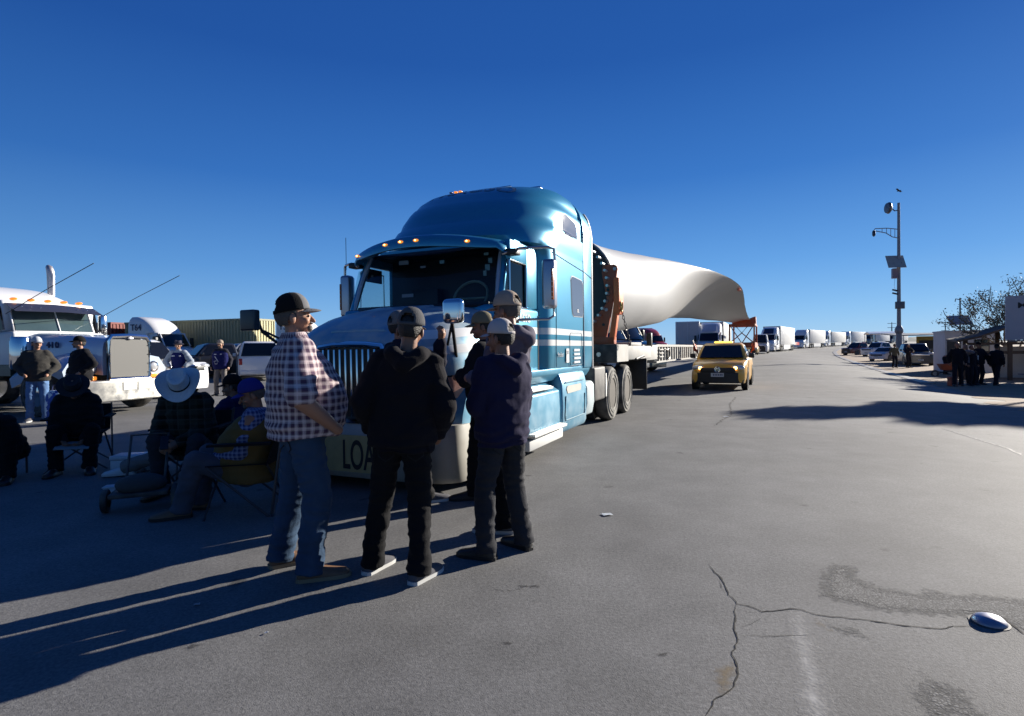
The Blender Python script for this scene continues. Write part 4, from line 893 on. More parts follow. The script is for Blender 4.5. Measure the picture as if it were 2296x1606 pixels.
def cap_hat(crown, front=None, brim=None, opening=True, brimw=.075, back=False):
    def f(root, h, k):
        n, L = 36, 9; rx, ry, hh = .090, .109, .118; cz, cy = 1.663, -.008; vs = []; fs = []; ms = []
        for j in range(L+1):
            a = j/L*math.pi/2; s_ = math.cos(a)**.8 if j < L else .001
            for i in range(n):
                t = 2*math.pi*i/n; vs.append(h(rx*s_*math.cos(t), cy+ry*s_*math.sin(t), cz+.012*(math.sin(t)) *(1-j/L)+hh*math.sin(a)**1.05 ))
        for j in range(L):
            for i in range(n):
                t = 2*math.pi*(i+.5)/n; da = abs(((t-1.5*math.pi+math.pi) % (2*math.pi))-math.pi)
                if opening and (da/.5)**2 + ((j-.8)/2.7)**2 < 1 and j >= 1: continue
                fs.append((j*n+i, j*n+(i+1) % n, (j+1)*n+(i+1) % n, (j+1)*n+i)); fr = abs(((t-.5*math.pi+math.pi) % (2*math.pi))-math.pi) < .95
                ms.append(1 if front and fr else 0)
        b = MB(); b.v = vs; b.f = fs; b.m = ms; c = b.build('cap', [crown, front or crown], root, smooth=70)
        md = c.modifiers.new('thick', 'SOLIDIFY'); md.thickness = .004*k; md.offset = 1
        b = MB(); rings = []
        for i in range(17):
            t = (i/16-.5)*2*1.02; rr = []
            for r, dz in ((0, 0), (brimw*.6, -.008), (brimw, -.018), (brimw, -.022), (brimw*.6, -.012), (0, -.004)):
                q = max(0, math.cos(t*1.45))**.6; x = (rx*.98)*math.sin(t)*1.0+ r*q*math.sin(t)*.45; y = cy+ry*math.cos(t)*.98 + r*q
                rr.append(h(x, y, cz+.014+dz*q*1.0-.030*(math.sin(t)**2)))
            rings.append(rr)
        b.loft(rings); b.build('brim', brim or crown, c, smooth=50)
        b = MB(); b.ell(h(0, cy, cz+hh), (.008*k, .008*k, .006*k), n=8, k=6); b.build('button', crown, c)
    return f
def brim_hat(m, band, crown_h=.11, brim=.12, curl=.05, dip=.02):
    def f(root, h, k):
        n = 48; prof = [(1.0,.0),(1.0,.03),(.97,.07),(.9,crown_h*.95),(.7,crown_h),(.35,crown_h-.02),(.02,crown_h-.025)]; b = MB(); rx, ry, cz, cy = .089, .106, 1.668, -.008
        b.loft([[h(rx*s*math.cos(2*math.pi*i/n), cy+ry*s*math.sin(2*math.pi*i/n), cz+z+(.018*math.cos(2*math.pi*i/n)**2 if .4 < s < .95 else 0)) for i in range(n)] for s, z in prof])
        c = b.build('hat', m, root, smooth=60); b = MB(); rings = []
        for top_ in (0, 1):
            for r in ((1.0, 0), (1.0+brim*.4, .3), (1.0+brim*.8, .7), (1.0+brim, 1.0))[::1 if not top_ else -1]:
                ring = []
                for i in range(n):
                    t = 2*math.pi*i/n; q = (r[0]-1)
                    ring.append(h((rx+q)*math.cos(t), cy+(ry+q*.95)*math.sin(t), cz+.003+.005*top_+curl*r[1]**2*(math.cos(t)**2)-dip*r[1]*(math.sin(t)**2)))
                rings.append(ring)
        rings.append(rings[0]); b.loft(rings, cap=False); b.build('brim', m, c, smooth=60)
        b = MB(); b.loft([[h(rx*s*math.cos(2*math.pi*i/n), cy+ry*s*math.sin(2*math.pi*i/n), cz+z) for i in range(n)] for s, z in ((1.0,.004),(1.035,.004),(1.03,.026),(1.0,.026))]); b.build('hat_band', band, c)
    return f
def gD(x, y): return onground(x, y)
plaidA = cloth('purple and white plaid cotton', (.52,.43,.43), c2=(.085,.05,.085), kind='plaid', scale=.58)
jeanA = denim('worn blue denim', (.035,.065,.115)); blackc = cloth('black sweatshirt fleece', (.010,.009,.012)); blackj = denim('black denim', (.008,.008,.0095)); greyj = denim('faded black denim', (.03,.031,.036))
navyc = cloth('dark navy sweatshirt fleece', (.020,.018,.048)); darkc = cloth('dark jacket cloth', (.014,.014,.017)); greyc = cloth('grey violet jacket cloth', (.11,.10,.13)); capgrey = cloth('grey cap cloth', (.085,.085,.09)); capblack = cloth('black cap cloth', (.010,.010,.011))
capwhite = cloth('off white cap cloth', (.50,.46,.44)); captan = cloth('tan cap cloth', (.36,.29,.23)); capolive = cloth('khaki cap cloth', (.20,.17,.11)); brown = mat('brown leather', (.15,.08,.042), .5, var=.3, vs=20); darkshoe = mat('black leather', (.012,.011,.011), .45, var=.2)
greyshoe = cloth('grey canvas', (.10,.10,.11)); whitesole = mat('white rubber', (.55,.55,.53), .6, var=.1); tansole = mat('tan rubber', (.28,.2,.12), .6, var=.1); whiteshoe = mat('white trainer', (.62,.62,.62), .6, var=.1)
def mid(a, b): return (a+b)/2
def stand(label, fl, fr, yaw, headtop=None, toes=(12,12), **kw):
    """fl, fr: ground points under the left and right ankle"""
    r = mid(fl, fr); return person(label, r, yaw, ank=[fl, fr], toe=toes, **kw)
def relyaw(): pass
NEAR = .0085
PA = stand('heavy man in plaid short sleeved shirt, jeans and black trucker cap, hand in his pocket', gD(634,1268), gD(698,1300), R_(-62), pelvis=(.0,.05,.958), toes=(8,8), H=1.67, build='heavy', top=plaidA, pants=jeanA, shoes=brown, sole=tansole, skinm=skin,
    hat=cap_hat(capblack, cloth('grey cap front', (.16,.16,.165)), cloth('grey cap front', (.16,.16,.165)), opening=True), sleeve=.5, wr=[(-.28,.10,.92),(.25,.135,.945)], elb=[None,(.36,-.04,1.12)], pocket=(1,1), vox=NEAR, hem_z=.02, beard=True, lean=-3, head=(-6,-2), hair=greyhair)
PB = stand('man in black hoodie and black jeans seen from behind, grey cap with strap opening', gD(836,1280), gD(940,1302), R_(2), pelvis=(.06,0,.958), toes=(-25,30), side=5, H=1.575, build='solid', top=blackc, pants=blackj, shoes=greyshoe, sole=whitesole, hat=cap_hat(capgrey), hood=True, wr=[(-.23,.10,.93),(.23,.10,.93)], elb=[(-.265,-.08,1.13),(.28,-.07,1.13)], pocket=(1,1), vox=NEAR, hem_z=-.01, head=(-8,4))
_r = PB[0]; _t = bvh([c for c in _r.children if c.name.startswith('trousers')][0])
decal('leather_patch', [(.075,.93),(.135,.93),(.135,.895),(.075,.895)], lambda x, z: (x+.03, -.8, z-.03), (0,1,0), _t, mat('tan leather patch', (.36,.27,.15), .7, var=.1), _r, off=.010)
PD = stand('man in navy hoodie and off white cap standing nearest the road', gD(1088,1253), gD(1172,1229), R_(38), toes=(30,-5), H=1.52, build='solid', top=navyc, pants=greyj, shoes=darkshoe, hat=cap_hat(capwhite), hood=True, wr=[(-.10,.24,1.13),(.08,.25,1.10)], pocket=(1,1), vox=NEAR, head=(22,4), hem_z=-.02)
PE = stand('tall man in grey hooded jacket and tan cap behind the navy hoodie', gD(1130,1194), gD(1160,1180), R_(62), toes=(20,5), H=1.75, build='slim', top=greyc, pants=blackj, shoes=greyshoe, sole=whitesole, hat=cap_hat(captan), hood=True, wr=[(-.12,.25,1.12),(.10,.26,1.08)], pocket=(1,1), vox=NEAR, head=(-4,6), hair=greyhair)
PF = stand('man in dark jacket and khaki cap with folded arms beside the truck bumper', gD(1062,1120), gD(1120,1118), R_(80), toes=(15,15), H=1.66, build='solid', top=darkc, pants=blackj, shoes=darkshoe, hat=cap_hat(capolive), wr=[(-.02,.24,1.18),(.04,.25,1.14)], elb=[(-.27,.12,1.14),(.27,.12,1.12)], pocket=(1,1), vox=.011, head=(8,8))
PC = stand('man in dark sweatshirt hidden behind the black hoodie, one arm raised to the hood mirror', gD(850,1140), gD(958,1126), R_(-50), toes=(40,15), H=1.66, build='slim', top=cloth('dark navy sweatshirt', (.016,.016,.030)), pants=blackj, shoes=greyshoe, sole=whitesole, hat=cap_hat(cloth('light grey cap cloth', (.17,.16,.155))), wr=[(.08,.38,1.50),(.25,.1,.98)], elb=[(-.03,.42,1.29),None], pocket=(0,0), vox=.011, head=(0,-4))
# ---------------------------------------------------------------- vehicles
def car(label, cat, c, pos, yaw, L=4.4, W=1.72, H=1.5, kind='pickup', group=None, bumper=None, wheel_r=.33, lights=False, grille=None, clear=False, plate=True, hood=.98, belt=1.02, noseh=.74):
    """nose towards +y"""
    t = thing(cat.replace(' ', '_'), label, cat, pos, yaw, group); hw = W/2; f, r = L/2, -L/2
    pm = mat('car paint %.2f %.2f %.2f' % c, c, .3, .0, .5, var=.04, dust=((.4,.36,.3), .2 if sum(c) > .3 else .04), dz=(.1, 1.2))
    bm_ = bumper or pm
    cow = f-.26*L; rf = cow-.55; zg = .24
    rr_ = {'pickup': r+.40*L, 'suv': r+.30, 'sedan': r+.28*L, 'van': r+.1}[kind]; rb = {'pickup': r+.37*L, 'suv': r+.10, 'sedan': r+.14*L, 'van': r+.03}[kind]
    if kind == 'van': cow = f-.85; rf = cow-.5
    def ring(y, w_, zb, zt, rd=.10):
        n = 5; p = [(-w_, zb+.08), (-w_*.93, zb)]
        p += [(w_*.93, zb), (w_, zb+.08)]; out = [(w_*.96, zb), (w_*1.0, zb+.14), (w_*1.0, zb+(zt-zb)*.62), (w_*.975, zt-rd)]
        out += [(w_*.975-rd*(1-math.cos(a))*1.0, zt-rd+rd*math.sin(a)) for a in (.5, 1.0, 1.5)]
        out += [(0, zt+.02)]
        return [(x, y, z) for x, z in out] + [(-x, y, z) for x, z in out[-2::-1]]
    st = [(f, hw*.74, .34, noseh-.12), (f-.04, hw*.84, .26, noseh), (f-.18, hw*.95, zg, noseh+.10), (f-.5, hw*.995, zg, hood-.07), (cow, hw, zg, hood), (cow-.3, hw, zg, belt), (rb, hw, zg, belt), (r+.25, hw*.99, zg, belt-.02), (r+.05, hw*.95, zg+.04, belt-.06), (r, hw*.9, zg+.1, belt-.14)]
    b = MB(); b.loft([ring(*q) for q in st]); b.build('body', pm, t, smooth=45)
    b = MB(); lw = hw*.93; tw = hw*.74
    def gring(z_, y0, y1, w_): 
        c_ = .06; return [(-w_, y1+c_, z_), (-w_, y0-c_, z_), (-w_+c_, y0, z_), (0, y0, z_), (w_-c_, y0, z_), (w_, y0-c_, z_), (w_, y1+c_, z_), (w_-c_, y1, z_), (-w_+c_, y1, z_)]
    gl = [gring(belt-.04, cow+.02, rb, lw), gring(belt+(H-belt)*.5, (cow+rf)/2+.030, (rb+rr_)/2+.0, (lw+tw)/2+.012), gring(H-.07, rf+.05, rr_-.03, tw+.02), gring(H, rf-.12, rr_+.1, tw-.06)]
    b.loft(gl); b.build('cabin', pm, t, smooth=30)
    gm_ = cglass if 0 else dglass
    def pane(nm, quad, off):
        b = MB(); q = [Vector(p) for p in quad]; c0 = sum(q, Vector())/4; n_ = (q[1]-q[0]).cross(q[3]-q[0]).normalized()
        if n_.dot(Vector(off)) < 0: n_ = -n_
        b.add([p+n_*.012 for p in q]+[p-n_*.02 for p in q], [(0,1,2,3),(4,5,6,7),(0,1,5,4),(1,2,6,5),(2,3,7,6),(3,0,4,7)]); return b.build(nm, gm_, t)
    def lerp3(a, b_, k): return tuple(a[i]+(b_[i]-a[i])*k for i in range(3))
    B0, B1 = (lw-.10, cow+.06, belt), (tw-.05, rf+.115, H-.09)
    pane('windscreen', [(-B0[0], B0[1], B0[2]), (B0[0], B0[1], B0[2]), B1, (-B1[0], B1[1], B1[2])], (0, 1, .5))
    B2, B3 = (lw-.10, rb-.02, belt), (tw-.06, rr_-.05, H-.1)
    pane('rear_window', [(-B2[0], B2[1], B2[2]), (B2[0], B2[1], B2[2]), B3, (-B3[0], B3[1], B3[2])], (0, -1, .5))
    nside = 1 if kind == 'pickup' and L < 4.6 else (2 if kind != 'van' else 1)
    y0, y1 = (cow-.22, rb+.12) if kind != 'van' else (cow-.2, cow-1.1); u0, u1 = (rf-.05, rr_+.12) if kind != 'van' else (rf-.05, cow-1.1)
    for s in (-1, 1):
        for k in range(nside):
            a0, a1 = k/nside+(.02 if k else 0), (k+1)/nside-.02
            bx, tx = s*(lw+.012), s*(tw+.035)
            pane('side_window', [(bx, y0+(y1-y0)*a0, belt+.01), (bx, y0+(y1-y0)*a1, belt+.01), (tx, u0+(u1-u0)*a1, H-.11), (tx, u0+(u1-u0)*a0, H-.11)], (s, 0, 0))
        b = MB(); b.box(*sorted((s*(hw+.0), s*(hw+.17))), cow-.28, cow-.16, belt-.02, belt+.14); b.build('mirror', black if bumper else pm, t, bevel=.03)
        for y in (f-.19*L, r+.19*L):
            b = MB(); b.cyl((s*(hw-.02), y, wheel_r), (s*(hw+.006), y, wheel_r), wheel_r+.07, n=24); b.build('wheel_arch', black, t)
            wheel(t, (s*(hw-.09), y, wheel_r), wheel_r, .21, s, dusty=False, rim=steel)
        b = MB(); b.M = Matrix.Translation((s*hw*.70, f-.10, noseh-.02)); b.ell((0,0,0), (hw*.24, .10, .085)); hl = b.build('headlight', lampglass, t)
        if lights: b = MB(); b.ell((s*hw*.62, f-.005, noseh-.03), (.055,.02,.05)); b.build('bulb', amberlit, hl)
        b = MB(); b.box(*sorted((s*hw*.78, s*hw*.93)), r-.01, r+.06, belt-.42, belt-.12); b.build('tail_light', redlens, t, bevel=.01)
        b = MB(); b.tube([(s*(hw+.002), cow-.12, zg+.2), (s*(hw+.003), cow-.12, belt-.1)], .008, 4); b.build('door_seam', black, t)
    b = MB(); b.loft([[(x, y+.02, z) for x, z in ()] for y in ()]) if 0 else None
    b = MB(); b.loft([[(-hw*.9, f-.12, z), (-hw*.7, f+.015, z), (0, f+.05, z), (hw*.7, f+.015, z), (hw*.9, f-.12, z), (hw*.9, f-.3, z), (-hw*.9, f-.3, z)] for z in (.24, .30, noseh-.22, noseh-.17)]); b.build('front_bumper', bumper or pm, t, bevel=.02)
    b = MB(); b.box(-hw*.62, hw*.62, f-.02, f+.025, noseh-.17, noseh-.02); b.build('grille', grille or black, t, bevel=.01)
    b = MB(); b.box(-hw*.88, hw*.88, r-.04, r+.1, .32, .52); b.build('rear_bumper', bumper or pm, t, bevel=.02)
    if plate:
        b = MB(); b.box(-.19, .19, f+.05, f+.062, .44, .56); pl = b.build('number_plate', mat('plate white', (.6,.6,.58), .5, var=.1), t)
        b = MB(); [b.box(-.15+.05*i, -.12+.05*i, f+.062, f+.064, .475, .53) for i in range(6)]; b.build('plate_marks', inkblue, pl)
    if kind == 'pickup':
        b = MB(); b.box(-hw*.86, hw*.86, r+.08, rb-.06, belt-.03, belt+.028); b.build('bed_cover', black, t)
    return t
def semi(label, pos, yaw, c, trailer=None, group=None, tl=13.6, fairing=True, grm=None, dayc=False, th=2.9, parts=True, name='semi_truck', hoodc=None, roofpanel=None, number=None, skirt=True, reefer=True):
    """conventional tractor with its semi-trailer; front bumper at y=0, nose towards +y"""
    t = thing(name, label, 'truck', pos, yaw, group)
    pm = mat('truck paint %.2f %.2f %.2f' % c, c, .3, 0, .5, var=.04, dust=((.5,.46,.4), .25), dz=(0, 1.6))
    def hr(y, W, zb, zs, zt): return [(x, y, z) for x, _, z in hood_ring(y, W, zb, zs, zt, n=16)]
    b = MB(); b.loft([hr(-q[0], *q[1:]) for q in [(.1,.55,.7,1.0,1.25),(.2,.85,.66,1.05,1.42),(.5,1.08,.66,1.1,1.58),(1.1,1.14,.8,1.3,1.75),(1.75,1.14,.9,1.5,1.88)]]); b.build('hood', hoodc or pm, t, smooth=50)
    b = MB(); b.box(-.46,.46,-.14,-.06,.72,1.32); g_ = b.build('grille', grm or black, t)
    b = MB(); b.tube([(-.48,-.07,.72),(-.46,-.07,1.3),(0,-.06,1.35),(.46,-.07,1.3),(.48,-.07,.72)], .03, 6); b.build('grille_surround', chrome, g_)
    b = MB(); b.loft([[(-1.2,-.6,z),(-1.18,-.25,z),(-.8,0,z),(.8,0,z),(1.18,-.25,z),(1.2,-.6,z)] for z in (.25,.35,.68)]); b.build('bumper', pm, t, bevel=.03)
    b = MB(); b.box(-1.12,1.12,-3.1,-1.7,.9,1.88); b.box(-1.08,1.08,-3.1,-2.25,1.88,2.7); b.box(-1.08,-1.0,-2.3,-2.2,1.88,2.7); b.box(-1.1,1.1,-3.1,-2.1,2.66,2.78)
    cb = b.build('cab', pm, t, bevel=.05)
    b = MB(); b.add([(-1.02,-1.62,1.86),(-.5,-1.42,1.86),(.5,-1.42,1.86),(1.02,-1.62,1.86),(.95,-2.1,2.68),(.5,-1.95,2.68),(-.5,-1.95,2.68),(-.95,-2.1,2.68)], [(0,1,6,7),(1,2,5,6),(2,3,4,5)]); b.add([(-1.02,-1.7,1.86),(1.02,-1.7,1.86),(.95,-2.18,2.68),(-.95,-2.18,2.68)], [(0,1,2,3)]); b.build('windscreen', dglass, t)
    for s in (-1, 1):
        b = MB(); b.prism([(-1.75,1.9),(-2.6,1.9),(-2.6,2.5),(-2.1,2.55)], 'x', *sorted((s*1.06, s*1.13))); b.build('side_window', dglass, t)
        b = MB(); b.tube([(s*1.02,-1.63,1.86),(s*.96,-2.1,2.7)], .05, 6); b.build('pillar', pm, t)
        b = MB(); b.box(*sorted((s*1.32, s*1.55)), -2.0,-1.85,1.75,2.45); b.build('mirror', black, t, bevel=.04)
        b = MB(); b.ell((s*.82,-.32,1.02), (.22,.16,.12)); b.build('headlight', lampglass, t)
        for y in (-1.15,) : wheel(t, (s*1.03, y, .5), .5, .28, s, dusty=False)
        for y in (-5.7, -7.0): wheel(t, (s*1.0, y, .5), .5, .5, s, dusty=False)
        b = MB(); b.box(*sorted((s*1.0, s*1.2)), -4.6,-1.9,.3,.95); b.build('side_fairing', pm, t, bevel=.04)
        if not dayc:
            pass
    if not dayc:
        b = MB(); b.loft([[(x, -y, z) for x, y, z in plan(*q, n=20)] for q in [(.95,2.9,.2,1.2,4.7),(2.7,2.9,.2,1.22,4.7),(2.78,2.2,.6,1.2,4.7),(3.0,2.35,.7,1.2,4.7),(3.4,2.75,.8,1.18,4.7),(3.7,3.2,.8,1.1,4.65),(3.9,3.8,.6,.95,4.6)]]); so = b.build('sleeper', pm, t, smooth=50)
        if roofpanel:
            b = MB(); b.add([(-.75,-2.18,2.86),(.75,-2.18,2.86),(.7,-2.9,3.66),(-.7,-2.9,3.66)], [(0,1,2,3)]); 
            for v in b.v: v.y += .12
            b.build('roof_panel', roofpanel, so)
    elif fairing:
        b = MB(); b.loft([[(x, -y, z) for x, y, z in plan(*q, n=20)] for q in [(2.74,2.1,.4,1.08,3.2),(3.0,2.25,.5,1.1,3.25),(3.4,2.6,.5,1.12,3.3),(3.75,3.0,.3,1.12,3.34)]]); b.build('roof_fairing', pm, t, smooth=50)
    if number: text_mesh('fleet_number', number, .62, inkblue, t, frame((1.13,-3.25,2.85), (0,1,0), (0,0,1))) if 0 else text_mesh('fleet_number', number, .55, inkblue, t, frame((1.145,-3.3,2.95), (0,1,0), (0,0,1)), ext=.01)
    b = MB(); b.box(-.45,.45,-7.6,-1.5,.7,1.0); b.build('frame', blackm, t)
    if trailer:
        tm = trailer if not isinstance(trailer, tuple) else mat('box paint %.2f %.2f %.2f' % trailer, trailer, .45, var=.05, vs=.8, dust=((.5,.46,.4), .2))
        y1 = -4.95-tl; b = MB(); b.box(-1.29,1.29,y1,-4.95,1.12,1.12+th); bx = b.build('trailer_box', tm, t, bevel=.03)
        b = MB()
        for k in range(int(tl/.6)):
            for s in (-1, 1): b.box(*sorted((s*1.29, s*1.30)), -5.2-.6*k, -5.17-.6*k, 1.2, 1.05+th)
        b.build('side_seams', mat('pale seam', (.6,.6,.58), .6, var=.1), bx)
        b = MB(); b.box(-1.30,1.30,-5.0,-4.93,1.10,1.14); b.box(-1.31,1.31,-5.0,-4.92,1.10+th,1.14+th); b.box(-1.31,-1.25,-4.99,-4.92,1.12,1.12+th); b.box(1.25,1.31,-4.99,-4.92,1.12,1.12+th); b.build('front_trim', mat('grey green trim', (.22,.27,.27), .5, var=.1), bx)
        if reefer: b = MB(); b.box(-.95,.95,-4.95,-4.55,2.2,3.8); b.build('cooling_unit', mat('cooling unit grey', (.12,.15,.2), .5, var=.2), bx, bevel=.08)
        for s in (-1, 1):
            if skirt: b = MB(); b.box(*sorted((s*1.22, s*1.25)), y1+4.2, -8.2, .35, 1.12); b.build('side_skirt', tm, bx)
            for y in (y1+1.4, y1+2.7): wheel(t, (s*1.0, y, .5), .5, .5, s, dusty=False)
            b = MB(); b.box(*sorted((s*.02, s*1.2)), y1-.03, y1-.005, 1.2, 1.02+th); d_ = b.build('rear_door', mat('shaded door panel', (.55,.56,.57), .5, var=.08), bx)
            b = MB(); [b.tube([(s*xx, y1-.05, 1.2), (s*xx, y1-.05, 1.0+th)], .02, 6) for xx in (.25, .8)]; b.build('lock_rods', steel, d_)
    return t
def rz_to(fx, fy): return math.atan2(-fx, fy)
def on(x, y): return Vector((x, y, gz(x, y)))
def px(X, d): return (X-CX)/FPX*d
# yellow escort pickup with flags
yp = on(px(1628, 17.2+1.9), 19.3); yd = Vector((-.20,-1,0)).normalized()
YC = car('yellow escort pickup with orange flags and a light bar driving toward the camera', 'pickup', (.82,.42,.025), yp, rz_to(-.44,-.9), L=4.3, W=1.66, H=1.50, bumper=black, lights=True)
b = MB(); b.box(-.3,.3,.05,.25,1.50,1.56); lb = b.build('light_bar', mat('yellow beacon', (.85,.6,.1), .3, var=.1, emit=1.2), YC, bevel=.03)
for s in (-1, 1):
    b = MB(); b.tube([(s*.78,.35,1.02),(s*1.0,.30,1.62)], .012, 6); fl = b.build('flag_pole', black, YC)
    b = MB(); b.add([(s*(.98-.0*i+.02*math.sin(i*1.3))-s*.02*i, .30-.02*i+.03*math.sin(i), 1.62-.05*i+(0 if j else -.34+.03*i)) for i in range(8) for j in (0, 1)], [(2*i, 2*i+1, 2*i+3, 2*i+2) for i in range(7)])
    fo = b.build('flag', mat('orange flag cloth', (.75,.12,.05), .8, var=.15), fl); sd = fo.modifiers.new('t', 'SOLIDIFY'); sd.thickness = .006
b = MB(); n = 20; b.tube([(.085*math.cos(2*math.pi*i/n), 2.215, .665+.085*math.sin(2*math.pi*i/n)) for i in range(n+1)], .011, 6); em = b.build('round_badge', chrome, YC)
b = MB(); b.tube([(-.045,2.218,.735),(-.018,2.218,.68),(0,2.218,.71),(.018,2.218,.68),(.045,2.218,.735)], .009, 5); b.build('badge_letter', chrome, em)
b = MB(); b.tube([(-.065,2.218,.70),(-.03,2.218,.60),(0,2.218,.665),(.03,2.218,.60),(.065,2.218,.70)], .009, 5); b.build('badge_letter', chrome, em)
Y2 = car('second yellow pickup far behind, half hidden by the orange support', 'pickup', (.72,.45,.12), on(px(1700, 69), 71), rz_to(-.45,-.9), L=4.3, W=1.66, H=1.5, bumper=black)
car('white delivery van leading the queue in front of a white trailer', 'van', (.72,.72,.72), on(px(1716, 75.5), 77), rz_to(-.45,-.9), L=5.9, W=2.0, H=2.6, kind='van', hood=1.3, belt=1.45, noseh=1.05, bumper=black)
whitet = mat('white trailer panel', (.82,.82,.80), .4, var=.03, vs=.5, dust=((.6,.56,.48), .12))
QG = 'trucks queued along the road'
wc = (.75,.75,.75); tealg = (.10,.16,.17)
navyp = mat('navy fairing panel', (.02,.03,.07), .4, var=.1)
Q = [(1716,87,1774,106,wc,'white box truck with a dark panel on its cab roof, right behind the van', navyp), (1786,114,1843,130,wc,'white tractor trailer with black grille bars in the queue',None), (1838,136,1886,150,wc,'white tractor trailer with a faint stripe, in the middle of the queue',None), (1886,156,1938,171,wc,'white tractor trailer with grey loop lines on its side in the queue',None), (1940,180,1996,195,tealg,'dark tractor with white trailer in the queue behind the red pickup',None), (1990,205,2036,220,(.05,.06,.1),'farthest dark tractor with white trailer in the queue beside the tall pole',None)]
for X0, d0, X1, d1, cc, lab, rp in Q:
    p0 = on(px(X0, d0), d0); p1 = on(px(X1, d1), d1); f = (p0-p1).normalized(); qi = [q_[0] for q_ in Q].index(X0); tt = semi(lab, p0, rz_to(f.x, f.y), cc, [whitet, (.70,.71,.70), (.80,.78,.72), whitet, (.66,.68,.72), whitet][qi], QG, th=[2.95, 2.8, 2.6, 2.85, 2.9, 2.7][qi], grm=chrome if 'grille' in lab else None, roofpanel=rp)
    if 'loop' in lab:
        b = MB(); b.tube([(1.31, -7-.35*i, 2.5+.55*math.sin(i*.34)) for i in range(26)], .05, 6); b.build('loop_lines', mat('grey graphic', (.4,.4,.42), .5, var=0), tt)
    if 'stripe' in lab:
        b = MB(); b.box(1.295,1.31,-17.5,-6,2.95,3.06); b.build('stripe', mat('grey graphic', (.4,.4,.42)), tt)
# trucks left of the blade
p = on(px(1585, 60), 60); T = semi('white tractor with beige white trailer standing under the blade beside the orange support', p, rz_to(-.42,-.9), wc, mat('cream trailer panel', (.74,.73,.68), .45, var=.05), roofpanel=mat('pale grey panel', (.5,.52,.58), .4, var=.05))
def boxtrailer(label, pos, yaw, m, tl=13.6, th=2.9, cat='trailer'):
    t = thing('box_trailer', label, cat, pos, yaw); b = MB(); b.box(-1.29,1.29,0,tl,1.12,1.12+th); b.build('box', m, t, bevel=.03)
    for s in (-1, 1):
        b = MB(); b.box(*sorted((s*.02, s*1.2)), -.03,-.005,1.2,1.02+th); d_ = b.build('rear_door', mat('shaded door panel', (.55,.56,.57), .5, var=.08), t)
        for xx in (.25,.8): b = MB(); b.tube([(s*xx,-.05,1.2),(s*xx,-.05,1.0+th)], .02, 6); b.build('lock_rod', steel, d_)
        for y in (1.4,2.7): wheel(t, (s*1.0,y,.5), .5, .5, s, dusty=False)
    return t
boxtrailer('white box trailer showing its closed rear doors, left of the white tractor', on(px(1541, 63), 63), rz_to(.33,.94), whitet)
semi('small red tractor with white trailer far away under the blade', on(px(1489, 85), 85), rz_to(.35,-.93), (.35,.03,.03), whitet, tl=10)
semi('dark green tractor facing right behind the white trailer beam', on(px(1478, 31.5), 31.5), rz_to(.72,-.7), (.02,.045,.04), None, fairing=False, dayc=True, grm=chrome)
semi('dark blue grey tractor mostly hidden behind the orange root frame', on(px(1438, 30), 30), rz_to(.72,-.7), (.04,.05,.075), None, dayc=True, fairing=False, grm=chrome)
# parked pickups on the dirt
car('dark red pickup parked on the dirt at the bend', 'pickup', (.16,.025,.02), on(px(1946, 78), 80), rz_to(-.93,-.36), L=5.3, W=1.85, H=1.8, belt=1.15, hood=1.1, noseh=.95, wheel_r=.4, bumper=black)
car('white pickup parked beside the dark red pickup', 'pickup', (.74,.74,.74), on(px(1992, 71.5), 73), rz_to(-.93,-.36), L=5.5, W=1.9, H=1.85, belt=1.2, hood=1.15, noseh=1.0, wheel_r=.42)
car('white sedan nose poking out behind the two men at the pole', 'sedan', (.72,.72,.72), on(px(2012, 56), 57.5), rz_to(-.85,-.5), L=4.4, W=1.75, H=1.45)
car('black pickup facing the road beside the yellow walled stall', 'pickup', (.02,.022,.03), on(px(2073, 46)+.1, 47.5), rz_to(-.42,-.9), L=5.4, W=1.95, H=1.85, belt=1.25, hood=1.18, noseh=1.02, wheel_r=.42, grille=steel)
# left lot
car('white pickup behind the chrome grille, nose to the right', 'pickup', (.74,.75,.78), on(-12.75, 18.3), rz_to(.95,-.28), L=5.4, W=1.9, H=1.84, belt=1.2, hood=1.12, noseh=.98, wheel_r=.4, bumper=None)
car('black pickup with chrome grille facing left in the lot', 'pickup', (.018,.018,.022), on(px(470, 30), 31), rz_to(-.72,-.69), L=5.6, W=1.95, H=1.88, belt=1.25, hood=1.2, noseh=1.05, wheel_r=.42, grille=chrome)
car('silver pickup behind the man in the navy vest', 'pickup', (.45,.46,.48), on(px(540, 33), 34), rz_to(-.72,-.69), L=5.6, W=1.95, H=1.9, belt=1.25, hood=1.2, noseh=1.05, wheel_r=.42)
sv = car('white sport utility vehicle seen from the rear', 'suv', (.74,.74,.75), on(px(568, 28.5), 29), rz_to(-.45,.89), L=5.1, W=2.0, H=1.9, kind='suv', belt=1.2, hood=1.15, noseh=1.0, wheel_r=.4)
semi('white tractor with the fleet number T64 on its fairing', on(px(432, 38.5), 38.5), rz_to(.95,-.3), wc, None, dayc=True, number='T64') if 0 else None
def numbered(lab, X, d, num):
    t = semi(lab, on(px(X, d), d), rz_to(.95,-.3), wc, None, dayc=False)
    text_mesh('fleet_number', num, .62, inkblue, t, frame((1.235,-4.45,2.95), (0,1,0), (0,0,1)), ext=.004); return t
numbered('white sleeper tractor marked T64 behind the white pickup', 440, 38.5, 'T64')
numbered('white sleeper tractor marked T38 partly hidden by the man in plaid', 768, 40, 'T38')
